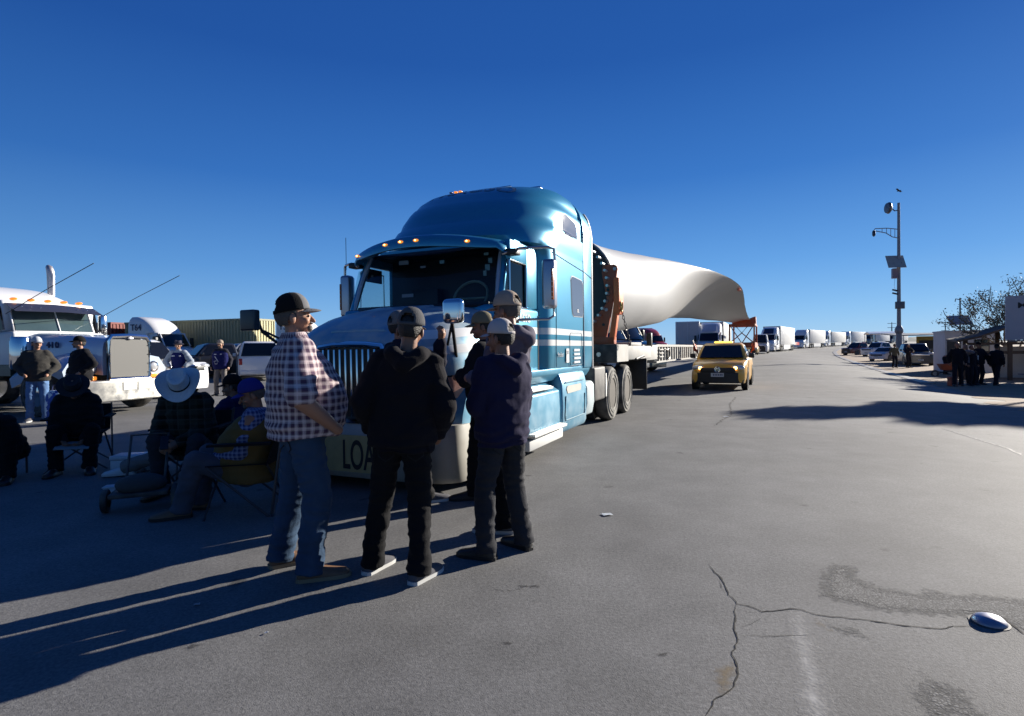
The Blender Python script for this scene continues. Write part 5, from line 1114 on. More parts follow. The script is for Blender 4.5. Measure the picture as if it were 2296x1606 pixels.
def container(label, pos, yaw, m, tl, z0=1.2, th=2.6, ribs=.28, em=None):
    t = thing('shipping_container', label, 'container', pos, yaw); b = MB(); b.box(-1.2,1.2,-tl,0,z0,z0+th); bd = b.build('box', m, t)
    b = MB(); k = 0
    while k*ribs < tl-.2:
        for s in (-1, 1): b.box(*sorted((s*1.2, s*1.235)), -.2-k*ribs-ribs*.5, -.2-k*ribs, z0+.12, z0+th-.12)
        k += 1
    b.build('side_ribs', m, bd)
    b = MB()
    for k in range(8): b.box(-1.05+.28*k, -.92+.28*k, 0, .04, z0+.12, z0+th-.12)
    b.build('end_ribs', em or m, bd)
    b = MB()
    for z in (z0+.06, z0+th-.06):
        for s in (-1, 1): b.box(*sorted((s*1.15, s*1.245)), -tl-.02, .05, z-.07, z+.07)
        b.box(-1.24,1.24,-.05,.055,z-.07,z+.07)
    for s in (-1, 1): b.box(*sorted((s*1.14, s*1.245)), -.08,.056,z0,z0+th)
    b.build('corner_frame', m, bd)
    b = MB(); b.box(-.5,.5,-tl,-.1,.75,z0); b.build('chassis', blackm, t)
    for s in (-1, 1):
        for y in (-tl+1.2,-tl+2.5): wheel(t, (s*1.0,y,.5), .5, .5, s, dusty=False)
    return t
redc = mat('weathered red container steel', (.20,.035,.025), .6, var=.25, vs=1.5); yelc = mat('shaded weathered yellow container steel', (.30,.29,.17), .6, var=.12, vs=1)
container('weathered red shipping container behind the white tractor T64', on(px(283, 45), 45), rz_to(.95,-.3), redc, 12.2)
container('long yellow ribbed shipping container in the lot', on(px(590, 41.5), 41.5), rz_to(.95,-.3), yelc, 12.2, em=mat('sunlit yellow container end', (.55,.50,.26), .6, var=.1))  # yellow sides coloured darker for shade, end coloured lighter for sun
# ---------------------------------------------------------------- chrome nosed tractor on the left
PT = thing('conventional_tractor', 'white and blue long nosed tractor with chrome grille, visor and exhaust stack', 'truck', Vector((-8.97, 13.1, 0)), rz_to(.95,-.3)); PT.scale = (1.06, 1.06, 1.06)
pblue = mat('pale blue hood paint', (.50,.60,.74), .25, .1, .5, var=.06); pgreen = mat('dark green sill paint', (.02,.07,.07), .35, 0, .4, var=.1)
b = MB(); b.loft([[(x, -y, z) for x, _, z in hood_ring(0, W, zb, zs, zt, n=20, px=.35, pz=.55)] for y, W, zb, zs, zt in [(.12,.52,.85,1.2,1.66),(1.0,.62,.95,1.3,1.74),(2.1,.74,1.05,1.4,1.80)]]); hd = b.build('hood', pblue, PT, smooth=50)
b = MB(); b.box(-.44,.44,-.12,0,.80,1.62); go = b.build('grille', mat('fine mesh grille', (.11,.11,.107), .6, .2, var=.4, vs=60), PT)
b = MB(); b.tube([(-.47,-.02,.76),(-.47,-.02,1.58),(-.40,-.02,1.68),(0,-.02,1.70),(.40,-.02,1.68),(.47,-.02,1.58),(.47,-.02,.76),(-.47,-.02,.76)], .05, 8); b.build('grille_shell', chrome, go)
for s in (-1, 1):
    for z in (.9,1.1,1.3,1.5): b = MB(); b.ell((s*.46,.03,z), (.012,.012,.012), n=8, k=6); b.build('rivet', chrome, go)
b = MB(); b.ell((0,.035,1.645), (.07,.012,.03)); b.build('oval_badge', mat('pale badge', (.5,.5,.55), .3, .5, var=0), go)
b = MB(); b.loft([[(-1.2,-.28,z),(-1.1,.12,z),(-.5,.22,z),(.5,.22,z),(1.1,.12,z),(1.2,-.28,z)] for z in (.30,.33,.70,.74)]); bp = b.build('bumper', mat('dusty chrome bumper', (.60,.60,.58), .25, .8, var=.1, dust=((.5,.47,.4), .5)), PT, bevel=.02)
b = MB(); b.box(-.32,.0,.222,.23,.52,.70); b.build('front_plate', mat('pale plate', (.6,.6,.56), .6, var=.2, vs=20), bp); b = MB(); b.box(.04,.34,.222,.23,.52,.69); b.build('front_plate', mat('plate white', (.6,.6,.58)), bp)
for s in (-1, 1):
    b = MB(); b.loft([[(s*x, -y, z) for x, z in ((.55,.78),(1.12,.72),(1.18,.95),(1.0,1.22),(.6,1.3))] for y in (.35,)] + [[(s*x, -y, z) for x, z in ((.6,.95),(1.16,.95),(1.2,1.12),(1.05,1.25),(.65,1.34))] for y in (.9,)] + [[(s*x, -y, z) for x, z in ((.7,.7),(1.16,.6),(1.2,.8),(1.05,.95),(.72,1.0))] for y in (1.9,)]); b.build('fender', pblue, PT, smooth=40)
    b = MB(); b.lathe([(.03,-.22),(.10,-.16),(.13,0),(.135,.03),(.10,.035)], (s*.72,-.22,1.0), (0,1,0)); h_ = b.build('headlight', chrome, PT); b = MB(); b.ell((s*.72,-.185,1.0), (.10,.03,.10)); b.build('lens', lampglass, h_)
    b = MB(); b.box(*sorted((s*.62, s*1.0)), -.35,-.15,.75,.83); b.build('turn_signal', amber, PT, bevel=.02)
    b = MB(); b.lathe([(.17,-.35),(.19,-.3),(.19,.3),(.17,.35)], (s*.92,-2.0,1.35), (0,0,1)); b.build('air_cleaner', chrome, PT)
    wheel(PT, (s*1.03,-1.15,.52), .52, .3, s, dusty=False, rim=chrome)
    for y in (-6.0,-7.3): wheel(PT, (s*1.0,y,.52), .52, .5, s, dusty=False)
    b = MB(); b.cyl((s*.95,-2.9,.62),(s*.95,-4.6,.62),.30,n=24); b.build('fuel_tank', chrome, PT)
    b = MB(); b.tube([(s*1.15,-4.2,1.0),(s*1.15,-4.2,3.40),(s*1.15,-4.215,3.52),(s*1.15,-4.25,3.60),(s*1.15,-4.30,3.64)], [.085,.085,.085,.08,.05], 14); b.build('exhaust_stack', mat('brushed stack steel', (.55,.52,.52), .42, .75, var=.1), PT, smooth=60)
    b = MB(); b.prism([(-2.35,1.86),(-3.05,1.86),(-3.05,2.38),(-2.48,2.38)], 'x', *sorted((s*.99, s*1.03))); b.build('side_window', dglass, PT)
    b = MB(); b.box(*sorted((s*1.18, s*1.36)), -2.6,-2.48,1.7,2.3); b.build('mirror', chrome, PT, bevel=.03)
b = MB(); b.box(-1.0,1.0,-3.3,-2.1,1.0,1.82); b.box(-1.0,1.0,-3.3,-2.45,1.82,2.52); cab_ = b.build('cab', white, PT, bevel=.06, seg=3)
b = MB(); b.box(-1.0,1.0,-3.3,-2.2,.85,1.1); b.box(-.8,.8,-2.2,-1.4,.8,1.05); b.build('sill_panel', pgreen, PT)
b = MB(); b.add([(-.82,-2.28,1.84),(0,-2.16,1.84),(.82,-2.28,1.84),(.80,-2.46,2.36),(0,-2.36,2.36),(-.80,-2.46,2.36)], [(0,1,4,5),(1,2,3,4)]); wsd = b.build('windscreen', mat('dark teal glass', (.05,.08,.085), .05, 0, 0, var=.3, vs=3, spec=1.0), PT)  # windscreen of glossy dark blue green glass
b = MB(); b.tube([(0,-2.15,1.84),(0,-2.35,2.36)], .015, 6); b.tube([(-.86,-2.29,1.82),(0,-2.15,1.82),(.86,-2.29,1.82),(.84,-2.48,2.38)], .03, 6); b.tube([(-.86,-2.29,1.82),(-.84,-2.48,2.38)], .03, 6); b.build('windscreen_frame', white, wsd)
b = MB(); b.loft([[(x, y, z) for x, y, z in ((-.95,-2.42,2.44),(0,-2.32,2.46),(.95,-2.42,2.44))]+[(x, y-.012, z+.012) for x, y, z in ((.95,-2.42,2.44),(0,-2.32,2.46),(-.95,-2.42,2.44))], [(x, y, z) for x, y, z in ((-.95,-2.08,2.26),(0,-1.96,2.28),(.95,-2.08,2.26))]+[(x, y-.012, z+.012) for x, y, z in ((.95,-2.08,2.26),(0,-1.96,2.28),(-.95,-2.08,2.26))]]); vs0 = b.build('drop_visor', mat('riveted steel visor', (.16,.16,.19), .25, .8, var=.1), PT)
for i in range(9): x = -.8+.2*i; b = MB(); b.ell((x,-2.2+.1*abs(x),2.372), (.014,.014,.014), n=8, k=6); b.build('rivet', chrome, vs0)
for x in (-.7,-.35,0,.35,.7): b = MB(); b.ell((x,-2.55,2.56), (.05,.11,.035)); b.build('roof_lamp', amber, PT)
b = MB(); b.box(-1.18,1.18,-5.6,-3.32,.95,2.55); b.build('sleeper', white, PT, bevel=.08, seg=3)
b = MB(); b.loft([[(x, -y, z) for x, y, z in plan(*q, n=20)] for q in [(2.5,3.0,.4,1.1,5.6),(2.7,3.3,.5,1.08,5.6),(2.9,3.8,.5,1.0,5.6),(2.97,4.2,.4,.9,5.55)]]); b.build('sleeper_roof', white, PT, smooth=50)
for s, a in ((-1,0),(1,0)):
    b = MB(); b.tube([(s*1.0,-2.3,2.2),(s*1.0-.0,-1.0,2.68),(s*1.0,.35,3.14)], .008, 5); b.build('whip_antenna', black, PT)
b = MB(); b.box(-.45,.45,-8.0,-1.0,.7,1.0); b.build('frame', blackm, PT)
text_mesh('fleet_number', '410', .19, inkblue, hd, frame((.712,-1.52,1.45), (-.105,.88,0), (0,0,1)), ext=.012, spacing=1.2)
# ---------------------------------------------------------------- people and things in the shade on the left
dgal_ = mat('dark chair tube', (.06,.06,.065), .5, .3, var=.1)
def chair(pos, yaw, label, m, back_=None):
    t = thing('camp_chair', label, 'folding chair', pos, yaw, 'folding camp chairs in the shade')
    b = MB(); b.loft([[(x, y, z) for x, z in ((-.27,.44),(0,.39),(.27,.44),(.27,.43),(0,.38),(-.27,.43))] for y in (-.22,.25)]); b.build('seat', m, t)
    b = MB(); b.loft([[(x, -.22-(z-.42)*.35+c, z) for x, c in ((-.27,0),(0,-.04),(.27,0),(.27,.012),(0,-.028),(-.27,.012))] for z in (.42,.58,.74)]); b.build('backrest', m, t)
    for s in (-1, 1):
        for p in ([(s*.30,.26,0),(s*-.26,.24,.43)], [(s*.30,-.26,0),(s*-.26,-.22,.43)], [(s*.30,-.24,0),(s*.28,.24,.43)], [(s*.28,-.25,.02),(s*.27,-.35,.75)]):
            b = MB(); b.tube(p, .010, 6); b.build('leg', dgal_, t)
        b = MB(); b.box(*sorted((s*.26, s*.33)), -.26,.22,.60,.62); b.build('armrest', m, t)
    return t
blackf = cloth('black chair canvas', (.012,.012,.014)); bluef = cloth('blue canvas', (.02,.03,.13))
def sitter(label, X, d, yaw, H=1.7, ch=blackf, chl=None, seat=.40, **kw):
    p = on(px(X, d), d)
    if chl: chair(p, yaw, chl, ch)
    return person(label, p, yaw, H=H, pelvis=(0,-.02,seat), sit=True, **kw)
SITA = [(-.16,.46,.09),(.16,.44,.09)]
cowhat = mat('pale straw hat', (.58,.62,.63), .75, var=.12, vs=60, bump=.3, bs=120)
flannel = cloth('dark green flannel plaid', (.035,.042,.035), c2=(.008,.009,.009), kind='plaid', scale=1.3)
checkb = cloth('blue checked cotton', (.16,.2,.34), c2=(.03,.045,.14), kind='plaid', scale=.45)
tanv = cloth('brown padded vest cloth', (.13,.085,.03)); beige = cloth('beige trousers cloth', (.20,.18,.17)); sjean = denim('blue denim', (.05,.085,.19)); gyj = denim('grey denim', (.075,.08,.105))
SG_ = sitter('man in black jacket and dark wide hat, seated and bent over papers', 176, 6.75, R_(208), lean=24, head=(0,22), ank=SITA, wr=[(-.10,.36,1.08),(.10,.36,1.08)], top=darkc, pants=blackj, shoes=darkshoe, hat=brim_hat(mat('dark felt hat', (.02,.019,.024), .9, var=.1), capblack, .10, .075, .01, .01), vox=.012, hood=True, chl='black camp chair of the man bent over papers', build='solid')
pp = on(px(168, 6.75), 6.75); t = MB(); t.box(-.16,.16,-.11,.11,0,.012); o = t.build('clipboard', mat('grey paper sheet', (.22,.24,.25), .8, var=.1), bevel=.003); o.location = SG_[4]+Vector((.03,-.05,-.06)); o.rotation_euler = (.25,.05,.5); tag(o, 'grey papers on the lap of the man in dark hat', 'papers')
SH2_ = sitter('man in white cowboy hat and dark green flannel shirt, seated', 430, 5.75, R_(188), H=1.80, lean=22, head=(10,30), ank=[(-.16,.5,.09),(.13,.40,.09)], wr=[(-.03,.36,1.16),(.12,.36,1.14)], top=flannel, pants=denim('dark grey trousers', (.03,.033,.04)), shoes=brown, hat=brim_hat(cowhat, capblack, .115, .10, .07, .03), vox=.0105, chl='black camp chair under the man in white cowboy hat', build='solid', seat=.41)
b = MB(); b.box(-.035,.035,-.008,.008,-.07,.07); o = b.build('mobile_phone', mat('phone black', (.01,.01,.012), .15, var=0), bevel=.006); o.location = SH2_[4]+Vector((0,-.09,.03)); o.rotation_euler = (-.6,0,.4); tag(o, 'black phone in the hands of the man with cowboy hat', 'phone')
sitter('man in bright blue cap and brown vest over a blue checked shirt, seated and dozing', 548, 4.85, R_(102), H=1.66, lean=-8, head=(12,26), ank=[(-.16,.50,.09),(.10,.44,.09)], wr=[(-.12,.26,1.02),(.16,.28,1.0)], top=checkb, vest=tanv, pants=gyj, shoes=brown, hat=cap_hat(cloth('bright blue cap cloth', (.025,.03,.20)), opening=False), vox=.0105, chl='dark camp chair of the man in blue cap', build='heavy', beard=True, seat=.37, hair=greyhair)
sitter('person in dark blue jacket and black cap reclining with legs stretched out', 470, 6.5, R_(98), H=1.72, lean=-26, head=(0,34), ank=[(-.14,.86,.10),(.12,.80,.10)], wr=[(-.10,.26,1.05),(.10,.28,1.05)], top=cloth('dark blue jacket cloth', (.016,.018,.075)), pants=beige, shoes=whiteshoe, sole=whitesole, hat=cap_hat(capblack, opening=False), vox=.012, ch=bluef, chl='blue camp chair of the reclining person', seat=.35)
sitter('person in black at the left edge, seated with one boot forward', 4, 6.3, R_(200), H=1.7, seat=.32, lean=46, head=(0,30), ank=[(-.2,.42,.09),(.28,.46,.09)], wr=[(-.15,.36,1.0),(.15,.36,1.0)], top=darkc, pants=blackj, shoes=darkshoe, hat=cap_hat(capblack, opening=False), vox=.014, build='solid')
sl = thing('stool', 'low black stool under the person at the left edge', 'stool', on(px(4, 6.3), 6.3), .3); b = MB(); b.box(-.18,.18,-.16,.16,.22,.26); b.build('seat', blackf, sl, bevel=.01)
for x in (-.15,.15):
    for y in (-.13,.13): b = MB(); b.cyl((x,y,0),(x,y,.22),.012); b.build('leg', dgal_, sl)
def gbox(name, label, cat, X, Y, w_, d_, h_, m, rz=0, bev=.015, lid=None):
    p = onground(X, Y); t = thing(name, label, cat, p, rz); b = MB(); b.box(-w_/2,w_/2,-d_/2,d_/2,0,h_*.75); b.build('body', m, t, bevel=bev)
    b = MB(); b.box(-w_/2-.008,w_/2+.008,-d_/2-.008,d_/2+.008,h_*.755,h_); b.build('lid', lid or m, t, bevel=bev); return t
gbox('cool_box', 'small white cool box on the ground between the seated men', 'cool box', 294, 1056, .33, .24, .20, mat('white plastic', (.52,.55,.58), .5, var=.05), .15)
gbox('foam_cup_box', 'small white food carton on the ground beside the dark cart', 'food carton', 255, 1102, .15, .11, .06, mat('white plastic', (.52,.55,.58)), .3, .008)
ct = thing('hand_cart', 'small dark two wheeled cart on the ground by the cowboy hat man', 'hand cart', onground(318, 1140), .4)
b = MB(); b.box(-.22,.22,-.14,.14,.13,.17); b.build('platform', blackm, ct, bevel=.01); b = MB(); b.ell((0,0,.22), (.2,.13,.09)); b.build('bundle', mat('grey cloth bundle', (.06,.06,.06), .9, var=.3, bump=.5, bs=20), ct)
for s in (-1, 1): wheel(ct, (s*.26, -.02, .10), .10, .05, s, dusty=False)
b = MB(); b.tube([(-.15,.14,.15),(-.15,.42,.6),(.15,.42,.6),(.15,.14,.15)], .012, 6); b.build('handle', blackm, ct)
bg_ = thing('bag', 'blue and white patterned bag standing beside the man in jeans', 'bag', on(px(128, 10.9), 10.9), .3)
bpm = mat('blue white print', (.03,.10,.42), .6, var=0); nn = bpm.node_tree.nodes; ll = bpm.node_tree.links; tc_ = nn.new('ShaderNodeTexCoord'); vz = nn.new('ShaderNodeTexNoise'); vz.inputs['Scale'].default_value = 9; ll.new(tc_.outputs['Object'], vz.inputs['Vector']); rp_ = nn.new('ShaderNodeValToRGB'); rp_.color_ramp.interpolation = 'CONSTANT'; rp_.color_ramp.elements[0].color = (.02,.07,.35,1); rp_.color_ramp.elements[1].position = .52; rp_.color_ramp.elements[1].color = (.6,.68,.75,1); ll.new(vz.outputs[0], rp_.inputs[0]); ll.new(rp_.outputs[0], nn['Principled BSDF'].inputs['Base Color'])
b = MB(); b.loft([[(.21*s_*math.cos(2*math.pi*i/20)**1, .15*s_*math.sin(2*math.pi*i/20), z) for i in range(20)] for z, s_ in ((0,.8),(.1,1),(.4,1.02),(.6,.9),(.68,.6))]); b.build('body', bpm, bg_); b = MB(); b.tube([(-.1,0,.64),(-.08,0,.78),(.08,0,.78),(.1,0,.64)], .012, 6); b.build('strap', inkblue, bg_)
# men standing in the lot
lj = denim('light blue denim', (.11,.2,.38))
def away(label, X, Y, yaw, **kw):
    p = onground(X, Y); return person(label, p, yaw, ank=[(-.13,0,.085),(.13,.03,.085)], vox=.016, **kw)
PJ = away('man in white cap, dark jacket and light blue jeans leaning by the chrome nosed tractor', 86, 944, R_(214), H=1.70, top=cloth('charcoal jacket cloth', (.045,.043,.04)), pants=lj, shoes=greyshoe, sole=whitesole, hat=cap_hat(mat('pale grey cap', (.5,.52,.55), .8, var=.1), opening=False), wr=[(-.2,.16,.98),(.2,.16,.98)], elb=[(-.33,-.04,1.14),(.33,-.04,1.14)], pocket=(1,1), head=(25,0), build='solid', skinm=skin)
away('man in dark jacket and dark cap standing before the chrome nosed tractor', 186, 946, R_(160), H=1.70, top=darkc, pants=beige, shoes=darkshoe, hat=cap_hat(capblack, opening=False), wr=[(-.2,.14,1.0),(.2,.14,1.0)], elb=[(-.33,-.04,1.14),(.33,-.04,1.14)], pocket=(1,1), head=(-20,-4), beard=True, side=6, build='solid', skinm=skin)
vestm = cloth('navy uniform vest cloth', (.014,.018,.10))
V1 = away('person in navy vest and dark bucket hat with sunglasses in front of the white pickup', 402, 900, R_(195), H=1.70, top=cloth('grey long sleeve', (.30,.34,.40)), vest=vestm, pants=beige, shoes=darkshoe, hat=brim_hat(mat('dark bucket hat', (.03,.03,.06), .9, var=.1), capblack, .09, .06, -.015, .02), wr=[(-.2,.16,1.0),(.2,.16,1.0)], elb=[(-.34,0,1.14),(.34,0,1.14)], pocket=(1,1), skinm=skin)
V2 = away('man in tan cap, navy vest with white emblem and khaki trousers standing in the lot', 496, 887, R_(186), H=1.74, top=cloth('dark long sleeve', (.03,.03,.04)), vest=vestm, pants=beige, shoes=darkshoe, hat=cap_hat(captan, opening=False), beard=True, build='solid', skinm=skin)
emb = mat('white print', (.6,.62,.68), .6, var=0)
for (r_, h_, UM_, k_), eme in ((V1[:4], False), (V2[:4], True)):
    for sx in (-1, 1):
        b = MB(); b.box(.05*sx-.045 if sx < 0 else .055, -.055+.0 if sx < 0 else .14, .148, .168, 1.30, 1.325); b.v = [UM_ @ (Vector(v)*k_) for v in b.v]; b.build('reflective_strip', emb, r_)
    if eme:
        b = MB(); b.tube([(.03,.205,1.0),(.0,.205,1.08),(.05,.205,1.17),(.10,.20,1.24)], .012, 6); b.tube([(.03,.205,1.0),(.09,.205,1.0),(.12,.20,1.08),(.06,.205,1.10)], .012, 6); b.v = [UM_ @ (Vector(v)*k_) for v in b.v]; b.build('emblem', emb, r_)
# ---------------------------------------------------------------- right side: pole, sign, shelter, tree, people
gal = mat('grey painted steel', (.22,.23,.26), .5, .3, var=.1); dgal = mat('dark steel fitting', (.05,.055,.07), .5, .3, var=.1)
pb = on(px(2015, 51), 51); pb.z += .05; PO = thing('camera_pole', 'tall grey surveillance pole with dish, camera arm and solar panel', 'pole', pb, -.35)
b = MB(); b.lathe([(.30,-.2),(.27,.1),(.24,2.9)], n=16); b.build('lower_shaft', gal, PO); b = MB(); b.lathe([(.24,2.7),(.34,2.85),(.34,3.1),(.2,3.4)], n=16); b.build('collar', gal, PO)
b = MB(); b.lathe([(.17,3.3),(.14,9),(.11,14.6)], n=12); b.build('upper_shaft', gal, PO)
b = MB(); b.lathe([(.02,-.22),(.2,-.19),(.38,-.10),(.52,.02),(.52,.06),(.45,.22),(.02,.26)], (-.75,-.05,14.2), (-1,-.25,0), n=24); dh = b.build('dish_antenna', mat('dark dish shell', (.10,.10,.12), .35, .3, var=.1), PO); b = MB(); b.tube([(-.6,0,14.2),(-.3,0,13.9),(0,0,13.95)], .05, 6); b.build('dish_bracket', dgal, dh)
b = MB(); b.tube([(0,0,12.2),(-.9,0,12.38),(-1.85,0,12.42),(-1.95,0,12.25)], .04, 6); b.build('camera_arm', gal, PO); b = MB(); b.tube([(0,0,11.4),(-.5,0,11.55),(-1.0,0,11.95),(-1.8,0,12.2)], .04, 6); b.build('camera_arm', gal, PO)
for x, zl in ((-.3,11.48),(-.62,11.65),(-.95,11.92),(-1.3,12.05)):
    b = MB(); b.tube([(x,0,12.25+abs(x)*.1),(x,0,zl)], .025, 6); b.build('arm_strut', gal, PO)
b = MB(); b.lathe([(.10,.25),(.14,.1),(.14,-.1),(.13,-.2),(.02,-.32)], (-1.95,0,12.0), n=14); b.build('dome_camera', dgal, PO)
b = MB(); b.M = Matrix.Translation((-.3,-.25,9.25)) @ Matrix.Rotation(.85, 4, 'X') @ Matrix.Rotation(.05, 4, 'Y'); b.box(-.7,.7,-.8,.8,-.03,.03); sp_ = b.build('solar_panel', mat('solar panel underside', (.40,.38,.33), .6, var=.2), PO)
for x in (-.5, .1): b = MB(); b.tube([(x,-.45,9.1),(0,0,8.5)], .035, 6); b.build('panel_brace', dgal, sp_)
b = MB(); b.box(-.55,-.1,-.28,.2,7.75,8.65); b.build('equipment_cabinet', mat('violet grey box', (.16,.14,.2), .5, var=.1), PO, bevel=.02)
b = MB(); b.box(-.36,.36,-.42,-.18,4.95,5.6); b.build('junction_box', mat('blue grey box', (.10,.12,.15), .5, var=.1), PO, bevel=.02)
for z in (6.65, 6.35): b = MB(); b.M = Matrix.Translation((-.3,-.1,z)) @ Matrix.Rotation(.3, 4, 'Y'); b.box(-.25,.2,-.07,.07,-.07,.07); b.build('small_camera', dgal, PO, bevel=.02)
b = MB(); b.tube([(-.35,-.2,7.75),(-.42,-.2,7.0),(-.25,-.15,6.5)], .015, 5); b.build('cable', dgal, PO)
sp2 = on(px(2152, 60), 60); P2 = thing('camera_pole', 'slim short pole with solar panel behind the small white hut', 'pole', sp2, -.3)
b = MB(); b.lathe([(.1,0),(.07,6.6)], n=10); b.build('shaft', dgal, P2); b = MB(); b.M = Matrix.Translation((-.1,-.1,4.2)) @ Matrix.Rotation(.8, 4, 'X'); b.box(-1.0,1.0,-.7,.7,-.03,.03); b.build('solar_panel', mat('pale solar panel', (.3,.3,.32), .4, var=.3, vs=3), P2); b = MB(); b.tube([(0,0,6.4),(-.4,0,6.5),(-.45,0,6.2)], .05, 6); b.build('camera', dgal, P2)
# small white hut, yellow walled stall, shelter
wht = mat('whitewashed wall', (.55,.55,.56), .8, var=.12, vs=2, bump=.3, bs=12); wood = mat('weathered timber', (.09,.065,.05), .85, var=.3, vs=5); yelw = mat('yellow boarded wall', (.40,.28,.07), .8, var=.2, vs=3)
hp = on(px(2160, 35), 35); HUT = thing('hut', 'small white flat roofed hut with an open door and window', 'hut', hp, -.45)
b = MB(); b.box(-.95,1.6,0,3,-.3,2.6); b.box(-1.0,1.65,-.05,3.05,2.6,2.7); b.build('wall', wht, HUT); b = MB(); b.box(-.85,-.15,-.03,.0,-.1,2.1); b.build('door', mat('dark doorway', (.03,.035,.04), .6, var=.1), HUT); b = MB(); b.box(.55,1.25,-.03,0,1.2,2.1); wf = b.build('window', dglass, HUT); b = MB(); b.tube([(.55,-.03,1.2),(1.25,-.03,1.2),(1.25,-.03,2.1),(.55,-.03,2.1),(.55,-.03,1.2)], .04, 4); b.build('frame', wood, wf)
ST = thing('stall', 'low stall with yellow boarded wall and flat sheet roof', 'stall', on(px(2098, 54), 54), -.3)
b = MB(); b.box(-1.6,2.2,0,.1,-.5,2.5); b.box(2.1,2.2,0,3,-.5,2.5); b.build('wall', yelw, ST); b = MB(); b.loft([[(-3.6,y,z),(2.5,y,z),(2.5,y,z+.1),(-3.6,y,z+.1)] for y, z in ((-.8,2.55),(3.5,2.8))]); b.build('roof', mat('sheet roof', (.2,.2,.19), .5, .3, var=.2), ST); b = MB(); b.box(-1.4,.2,-.04,-.005,.9,2.1); b.build('opening', black, ST)
SHp = on(px(2290, 27), 27.5); SH_ = thing('shelter', 'rough timber shelter with sloping dark roof beside the sign', 'shelter', SHp, -.55)
for x, y, hh in ((-1.9,-.6,2.1),(-.2,-.6,2.6),(1.6,-.6,2.5),(3.4,-.6,2.3),(-1.9,2.2,2.1),(-.2,2.2,2.7),(1.6,2.2,2.5)):
    b = MB(); b.box(x-.09,x+.09,y-.09,y+.09,-.4,hh); b.build('post', wood, SH_, bevel=.015)
b = MB(); b.loft([[(x, y, z) for y, z in ((-1.1,z0),(2.6,z0+.1),(2.6,z0+.2),(-1.1,z0+.1))] for x, z0 in ((-2.3,1.95),(-1.5,2.12),(-.2,2.62),(1.7,2.5),(3.9,2.3))]); b.build('roof', wood, SH_)
b = MB(); b.box(-1.9,3.5,-.68,-.6,1.35,1.5); b.build('rail', wood, SH_); b = MB(); b.box(-.1,3.4,2.15,2.25,-.4,1.7); b.build('back_wall', wht, SH_); b = MB(); b.box(-1.9,3.5,-.72,-.62,1.8,1.92); b.build('rail', wood, SH_)
# sign board
SG = thing('sign_board', 'big plain pale grey sign board on two posts at the right edge', 'sign', on(px(2303, 24.5), 24.5), -.5)
sgm = mat('pale sign back', (.42,.42,.46), .6, var=.06)
b = MB(); b.box(-.75,2.6,-.04,.04,2.02,3.97); bd_ = b.build('board', sgm, SG)
for x in (.1, 1.9): b = MB(); b.cyl((x,.1,-.4),(x,.1,3.85),.05,n=10); b.build('post', gal, SG)
b = MB(); b.cyl((-.6,.1,1.97),(2.5,.1,1.97),.035,n=8); b.build('rail', gal, SG); b = MB(); b.cyl((-.3,.1,.5),(2.5,.1,.5),.03,n=8); b.build('rail', gal, SG)
text_mesh('sign_lettering', 'M', .36, inkblack, bd_, frame((-.36,-.045,3.42), (1,0,0), (0,0,1)), sx=1.25)
# leafless thorn tree behind the shelter
def tree(label, pos, h0, leaves, seed, spread=1.0, leafm=None, dens=1.0, cat='tree', limbs=5, lsz=1.0):
    rnd = random.Random(seed); t = thing('tree', label, cat, pos, rnd.random()*6); bark = mat('pale twig bark', (.17,.145,.12), .9, var=.3, vs=14)
    tips = []; b = MB()
    def grow(p, d, L, r, lev):
        pts = [p]; rr = [r]; q = p.copy(); dd = d.copy()
        for i in range(4):
            dd = (dd + Vector((rnd.gauss(0,.18), rnd.gauss(0,.18), rnd.gauss(.05,.14)))).normalized(); q = q + dd*L/4; pts.append(q.copy()); rr.append(r*(1-.14*(i+1)))
        b.tube(pts, [max(.016, v) for v in rr], 6 if lev < 2 else 4)
        if lev >= 2: tips.extend(pts[1:])
        if lev < 4:
            for k in range((limbs if lev == 0 else rnd.choice((2,3,3)))):
                f = rnd.uniform(.45, 1); i = min(3, int(f*4)); a = rnd.uniform(0, 6.28); sp = rnd.uniform(.5, 1.0)*spread
                nd = (dd + Vector((math.cos(a)*sp, math.sin(a)*sp, rnd.uniform(-.1,.35)))).normalized()
                grow(pts[i+1], nd, L*rnd.uniform(.6,.85), rr[i+1]*.62, lev+1)
    grow(Vector((0,0,-.3)), Vector((.05,0,1)), h0, .16, 0)
    b.build('trunk', bark, t)
    if leaves:
        c = MB()
        for p in tips:
            for k in range(int(leaves)):
                if rnd.random() > dens: continue
                o = p + Vector((rnd.gauss(0,.14), rnd.gauss(0,.14), rnd.gauss(0,.12))); e1 = Vector((rnd.gauss(0,1), rnd.gauss(0,1), rnd.gauss(0,1))).normalized(); e2 = e1.cross(Vector((rnd.gauss(0,1), rnd.gauss(0,1), rnd.gauss(0,1)))).normalized(); s_ = rnd.uniform(.03,.075)*lsz
                c.add([o-e1*s_, o+e2*s_*.5, o+e1*s_, o-e2*s_*.5], [(0,1,2,3)])
        c.build('crown', leafm, t, smooth=0)
    return t
leafm = mat('sparse olive leaves', (.16,.165,.115), .7, var=.4, vs=5)
tree('sparse thorn tree with few leaves behind the shelter', on(px(2268, 30), 30), 2.15, 8, 12, 1.1, leafm, .6, limbs=9, lsz=1.0)
tree('sparse thorn tree partly behind the sign board', on(px(2330, 27), 27), 2.15, 8, 5, 1.0, leafm, .6, limbs=8, lsz=1.0)
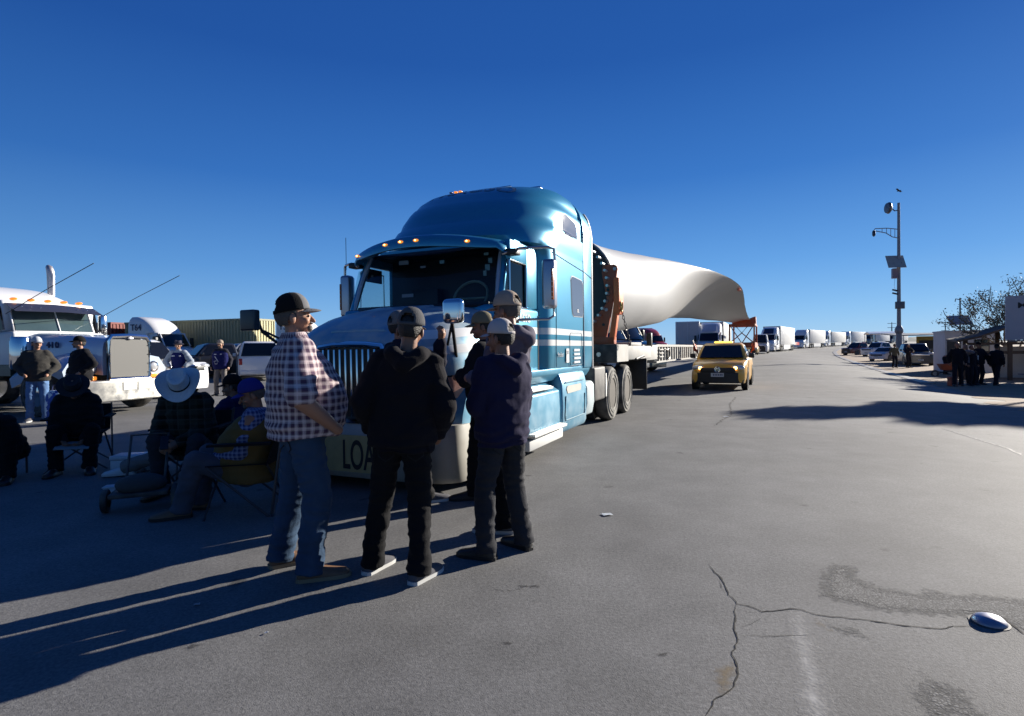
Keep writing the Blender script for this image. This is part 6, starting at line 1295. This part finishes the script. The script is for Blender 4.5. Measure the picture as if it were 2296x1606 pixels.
# unseen dense trees added beyond the right edge, crowns shaped for the road shadows
def shadow_tree(label, pos, crown, seed, n=8000):
    rnd = random.Random(seed); t = thing('tree', label, 'tree', pos, 0); b = MB(); b.tube([(0,0,-.4),(.1,0,crown[0][0][2]*.5),(0,.05,crown[0][0][2])], [.24,.17,.09], 8); b.build('trunk', mat('grey brown bark', (.085,.065,.055), .9, var=.3, vs=14), t)
    c = MB()
    for ctr, rad in crown:
        for k in range(n//len(crown)):
            v = Vector((rnd.gauss(0,1), rnd.gauss(0,1), rnd.gauss(0,1))).normalized()*rnd.uniform(.25,1)**.4
            v *= .85+.3*noise.noise(v*2.3+Vector((seed,0,0))); o = Vector(ctr)+Vector((v.x*rad[0], v.y*rad[1], v.z*rad[2]))
            e1 = Vector((rnd.gauss(0,1), rnd.gauss(0,1), rnd.gauss(0,1))).normalized(); e2 = e1.cross(Vector((rnd.gauss(0,1), rnd.gauss(0,1), rnd.gauss(0,1)))).normalized(); s_ = rnd.uniform(.13,.27)
            c.add([o-e1*s_, o+e2*s_*.6, o+e1*s_, o-e2*s_*.6], [(0,1,2,3)])
    c.build('crown', mat('dense leaves', (.05,.075,.03), .7, var=.4, vs=5), t, smooth=0); return t
sh = lambda x, y, D_: Vector((x+math.cos(SUN_AZ)*D_, y+math.sin(SUN_AZ)*D_, 0))
q = sh(8.8, 11.0, 23.5); q.z = gz(q.x, q.y); hz_ = 23.5*math.tan(SUN_EL)-q.z-.2
shadow_tree('unseen tall tree with a dense low spread crown, added beyond the right edge for its shadow', q, [((0,0,hz_),(2.2,2.2,.62)),((1.8,-1.6,hz_+.1),(1.9,1.9,.5)),((-3.0,.2,hz_+.05),(1.5,1.0,.28))], 4)
q = sh(19.5, 22.5, 22); q.z = gz(q.x, q.y); hz_ = 22*math.tan(SUN_EL)-q.z-.4
shadow_tree('unseen tall rounded tree farther back, added beyond the right edge for its shade', q, [((0,0,hz_),(3.4,3.4,.9)),((2.5,-2.5,hz_),(2.8,2.8,.8))], 9)
# people at the right
RG = 'officers and bystanders by the shelter'
def far(label, X, Y, yaw, H=1.72, **kw):
    p = onground(X, Y); p.z += kw.pop('dz', .08); return person(label, p, yaw, H=H, vox=.024, group=None, **kw)
duni = cloth('dark uniform cloth', (.012,.012,.018)); dpan = cloth('dark uniform trousers', (.014,.015,.022))
k0 = dict(pants=dpan, shoes=darkshoe)
far('person in dark clothes at the left of the shelter group, walking stance', 2146, 870, R_(150), top=duni, ank=[(-.13,-.15,.085),(.13,.2,.085)], hair=True, **k0)
far('person in light grey top with hand at the face in the shelter group', 2163, 868, R_(120), H=1.68, top=cloth('grey top', (.14,.14,.16)), wr=[(-.1,.3,1.45),(.2,.2,1.0)], **k0)
far('person in dark jacket in the middle of the shelter group', 2178, 869, R_(190), H=1.66, top=duni, hood=True, **k0)
far('big man in dark vest and cap holding a white paper in the shelter group', 2193, 867, R_(185), H=1.80, build='solid', top=duni, hat=cap_hat(capblack, opening=False), wr=[(-.15,.34,1.2),(.3,.1,.95)], **k0)
o = gbox('paper', 'white sheet of paper in the hands of the big man by the shelter', 'paper', 2189, 872, .26, .01, .20, mat('white plastic', (.52,.55,.58))); o.location = at(2186, 808, 23.4)
far('man in black cap walking to the right beside the sign posts', 2232, 869, R_(-70), build='solid', top=duni, hat=cap_hat(capblack, opening=False), ank=[(-.12,.28,.085),(.12,-.25,.085)], lean=6, **k0)
far('man with open jacket and cap standing at the foot of the tall pole', 2005, 827, R_(170), H=1.74, top=cloth('olive open jacket', (.09,.085,.06)), hat=cap_hat(capblack, opening=False), **k0)
far('man in black with crossed arms beside the black pickup', 2036, 827, R_(185), H=1.74, top=duni, wr=[(.05,.24,1.18),(-.05,.25,1.14)], elb=[(-.3,.12,1.14),(.3,.12,1.14)], pocket=(1,1), **k0)
far('person bending over beside an orange wheelbarrow', 2118, 843, R_(250), H=1.7, top=duni, lean=55, wr=[(-.15,.3,1.0),(.15,.3,1.0)], **k0)
wb = thing('wheelbarrow', 'orange wheelbarrow leaning beside the bending person', 'wheelbarrow', onground(2122, 846), 1.2); ow = mat('faded orange tub', (.35,.10,.06), .6, var=.2)
b = MB(); b.loft([[(-.3,-.4,.75),(.3,-.4,.75),(.3,.4,.75),(-.3,.4,.75)], [(-.15,-.2,.4),(.15,-.2,.4),(.15,.25,.4),(-.15,.25,.4)]]); b.build('tub', ow, wb)
for s in (-1, 1): b = MB(); b.tube([(s*.12,.5,.2),(s*.22,-.3,.42),(s*.26,-.9,.6)], .02, 6); b.build('handle', dgal, wb)
wheel(wb, (0,.55,.2), .2, .08, 1, dusty=False)
gbox('bag', 'small orange bag on the ground at the feet of the shelter group', 'bag', 2135, 868, .3, .2, .42, ow)
# hills, pylons, canopy, bird, litter, reflector
b = MB(); n = 40; hv = []
hc = [(px(X, 900), 900, (775-Y)/1250*900+CAMH) for X, Y in ((1960,772),(2010,764),(2040,757),(2075,756),(2105,759),(2150,765),(2200,770),(2300,771))]
b.loft([[(x, y, -5), (x-20, y-120, -5), (x, y, max(0, z)), (x+30, y+200, -5)] for x, y, z in hc]); tag(b.build('hills', mat('olive grey hill', (.10,.12,.11), .9, var=.2, vs=.02), smooth=60), kind='structure')
CN = thing('canopy_tent', 'white canopy roof glinting beyond the tall pole', 'canopy', on(px(1996, 110), 112), -.3); b = MB(); b.loft([[(-3,y,z),(3,y,z),(3,y,z+.15),(-3,y,z+.15)] for y, z in ((-2,2.7),(0,3.1),(2,2.7))]); b.build('roof', white, CN); [MB().cyl((x,y,0),(x,y,2.7),.06).build('post', gal, CN) for x in (-2.8,2.8) for y in (-1.9,1.9)]
for X, d, hh in ((2119, 420, 16), (1999, 400, 15)):
    t = thing('pylon', 'distant power line pylon right of the tall pole' if X > 2100 else 'distant power line pylon left of the tall pole', 'pylon', on(px(X, d), d), .2, 'distant pylons'); b = MB(); b.tube([(-.8,0,-2),(0,0,hh)], .18, 5); b.build('mast', dgal, t); b = MB(); b.tube([(.8,0,-2),(0,0,hh)], .18, 5); b.build('mast', dgal, t)
    for z in (hh-1, hh-4, hh-7): b = MB(); b.tube([(-3.6,0,z),(3.6,0,z)], .16, 5); b.build('cross_arm', dgal, t)
b = MB(); b.loft([[(x, y+.02*abs(x), z+.12*abs(x)) for y, z in ((-.09,0),(0,.02),(.09,0))] for x in (-.42,-.2,0,.2,.42)], closed=False, cap=False); b.ell((0,0,.01), (.06,.2,.05)); o = b.build('bird', mat('dark feathers', (.03,.03,.035), .8, var=.1)); o.location = at(2015, 428.5, 52); o.rotation_euler = (0,.25,.5); tag(o, 'small dark bird flying above the tall pole', 'bird')
def litter(label, X, Y, w_, m, rz, name='paper_scrap'):
    p = onground(X, Y); b = MB(); n = 6; b.add([((i/(n-1)-.5)*w_, (j/(n-1)-.5)*w_*.7, .006+.01*abs(noise.noise(Vector((i*.6+X, j*.6, 0))))) for j in range(n) for i in range(n)], [(j*n+i, j*n+i+1, (j+1)*n+i+1, (j+1)*n+i) for j in range(n-1) for i in range(n-1)])
    o = b.build(name, m); o.location = p; o.rotation_euler = (0,0,rz); return tag(o, label, 'litter')
litter('white scrap of paper lying on the open asphalt', 1360, 1155, .085, mat('white plastic', (.52,.55,.58)), .3)
litter('tiny pale scrap on the asphalt in front of the shadows', 597, 1421, .018, mat('white plastic', (.52,.55,.58)), .6)
litter('tiny pale scrap inside the long shadow of the men', 442, 1357, .03, mat('grey paper', (.3,.31,.33)), .2)
litter('pale scrap on the road in front of the yellow pickup', 1626, 935, .1, mat('white plastic', (.52,.55,.58)), .2)
dl = worn(mat('dark oil blot', (.05,.049,.05), .8, var=.3, vs=40), 45, .5, .9)
for X, Y, r in ((1130,1319,.03),(1178,1316,.05),(1155,1321,.035),(1130,1442,.03),(430,1448,.03),(1493,1468,.03)):
    c = onground(X, Y); sheet('oil_blot', rough_poly([c+Vector((math.cos(a)*r*1.6, math.sin(a)*r, 0)) for a in np.linspace(0, 6.28, 9)[:-1]], .03, 4), dl, .0012, .3)
rp = onground(2217, 1396); RS = thing('road_stud', 'shiny domed metal road stud in the broken asphalt at the right', 'road stud', rp, .0)
b = MB(); b.lathe([(.070,-.01),(.071,.006),(.066,.016),(.052,.028),(.032,.036),(.01,.039)], n=32); b.build('dome', mat('blue steel dome', (.36,.36,.44), .36, .9, var=.3, vs=40, dust=((.3,.29,.27), .5)), RS, smooth=70); b = MB(); b.lathe([(.082,-.01),(.082,.003),(.07,.004)], n=32); b.build('rim', blackm, RS)
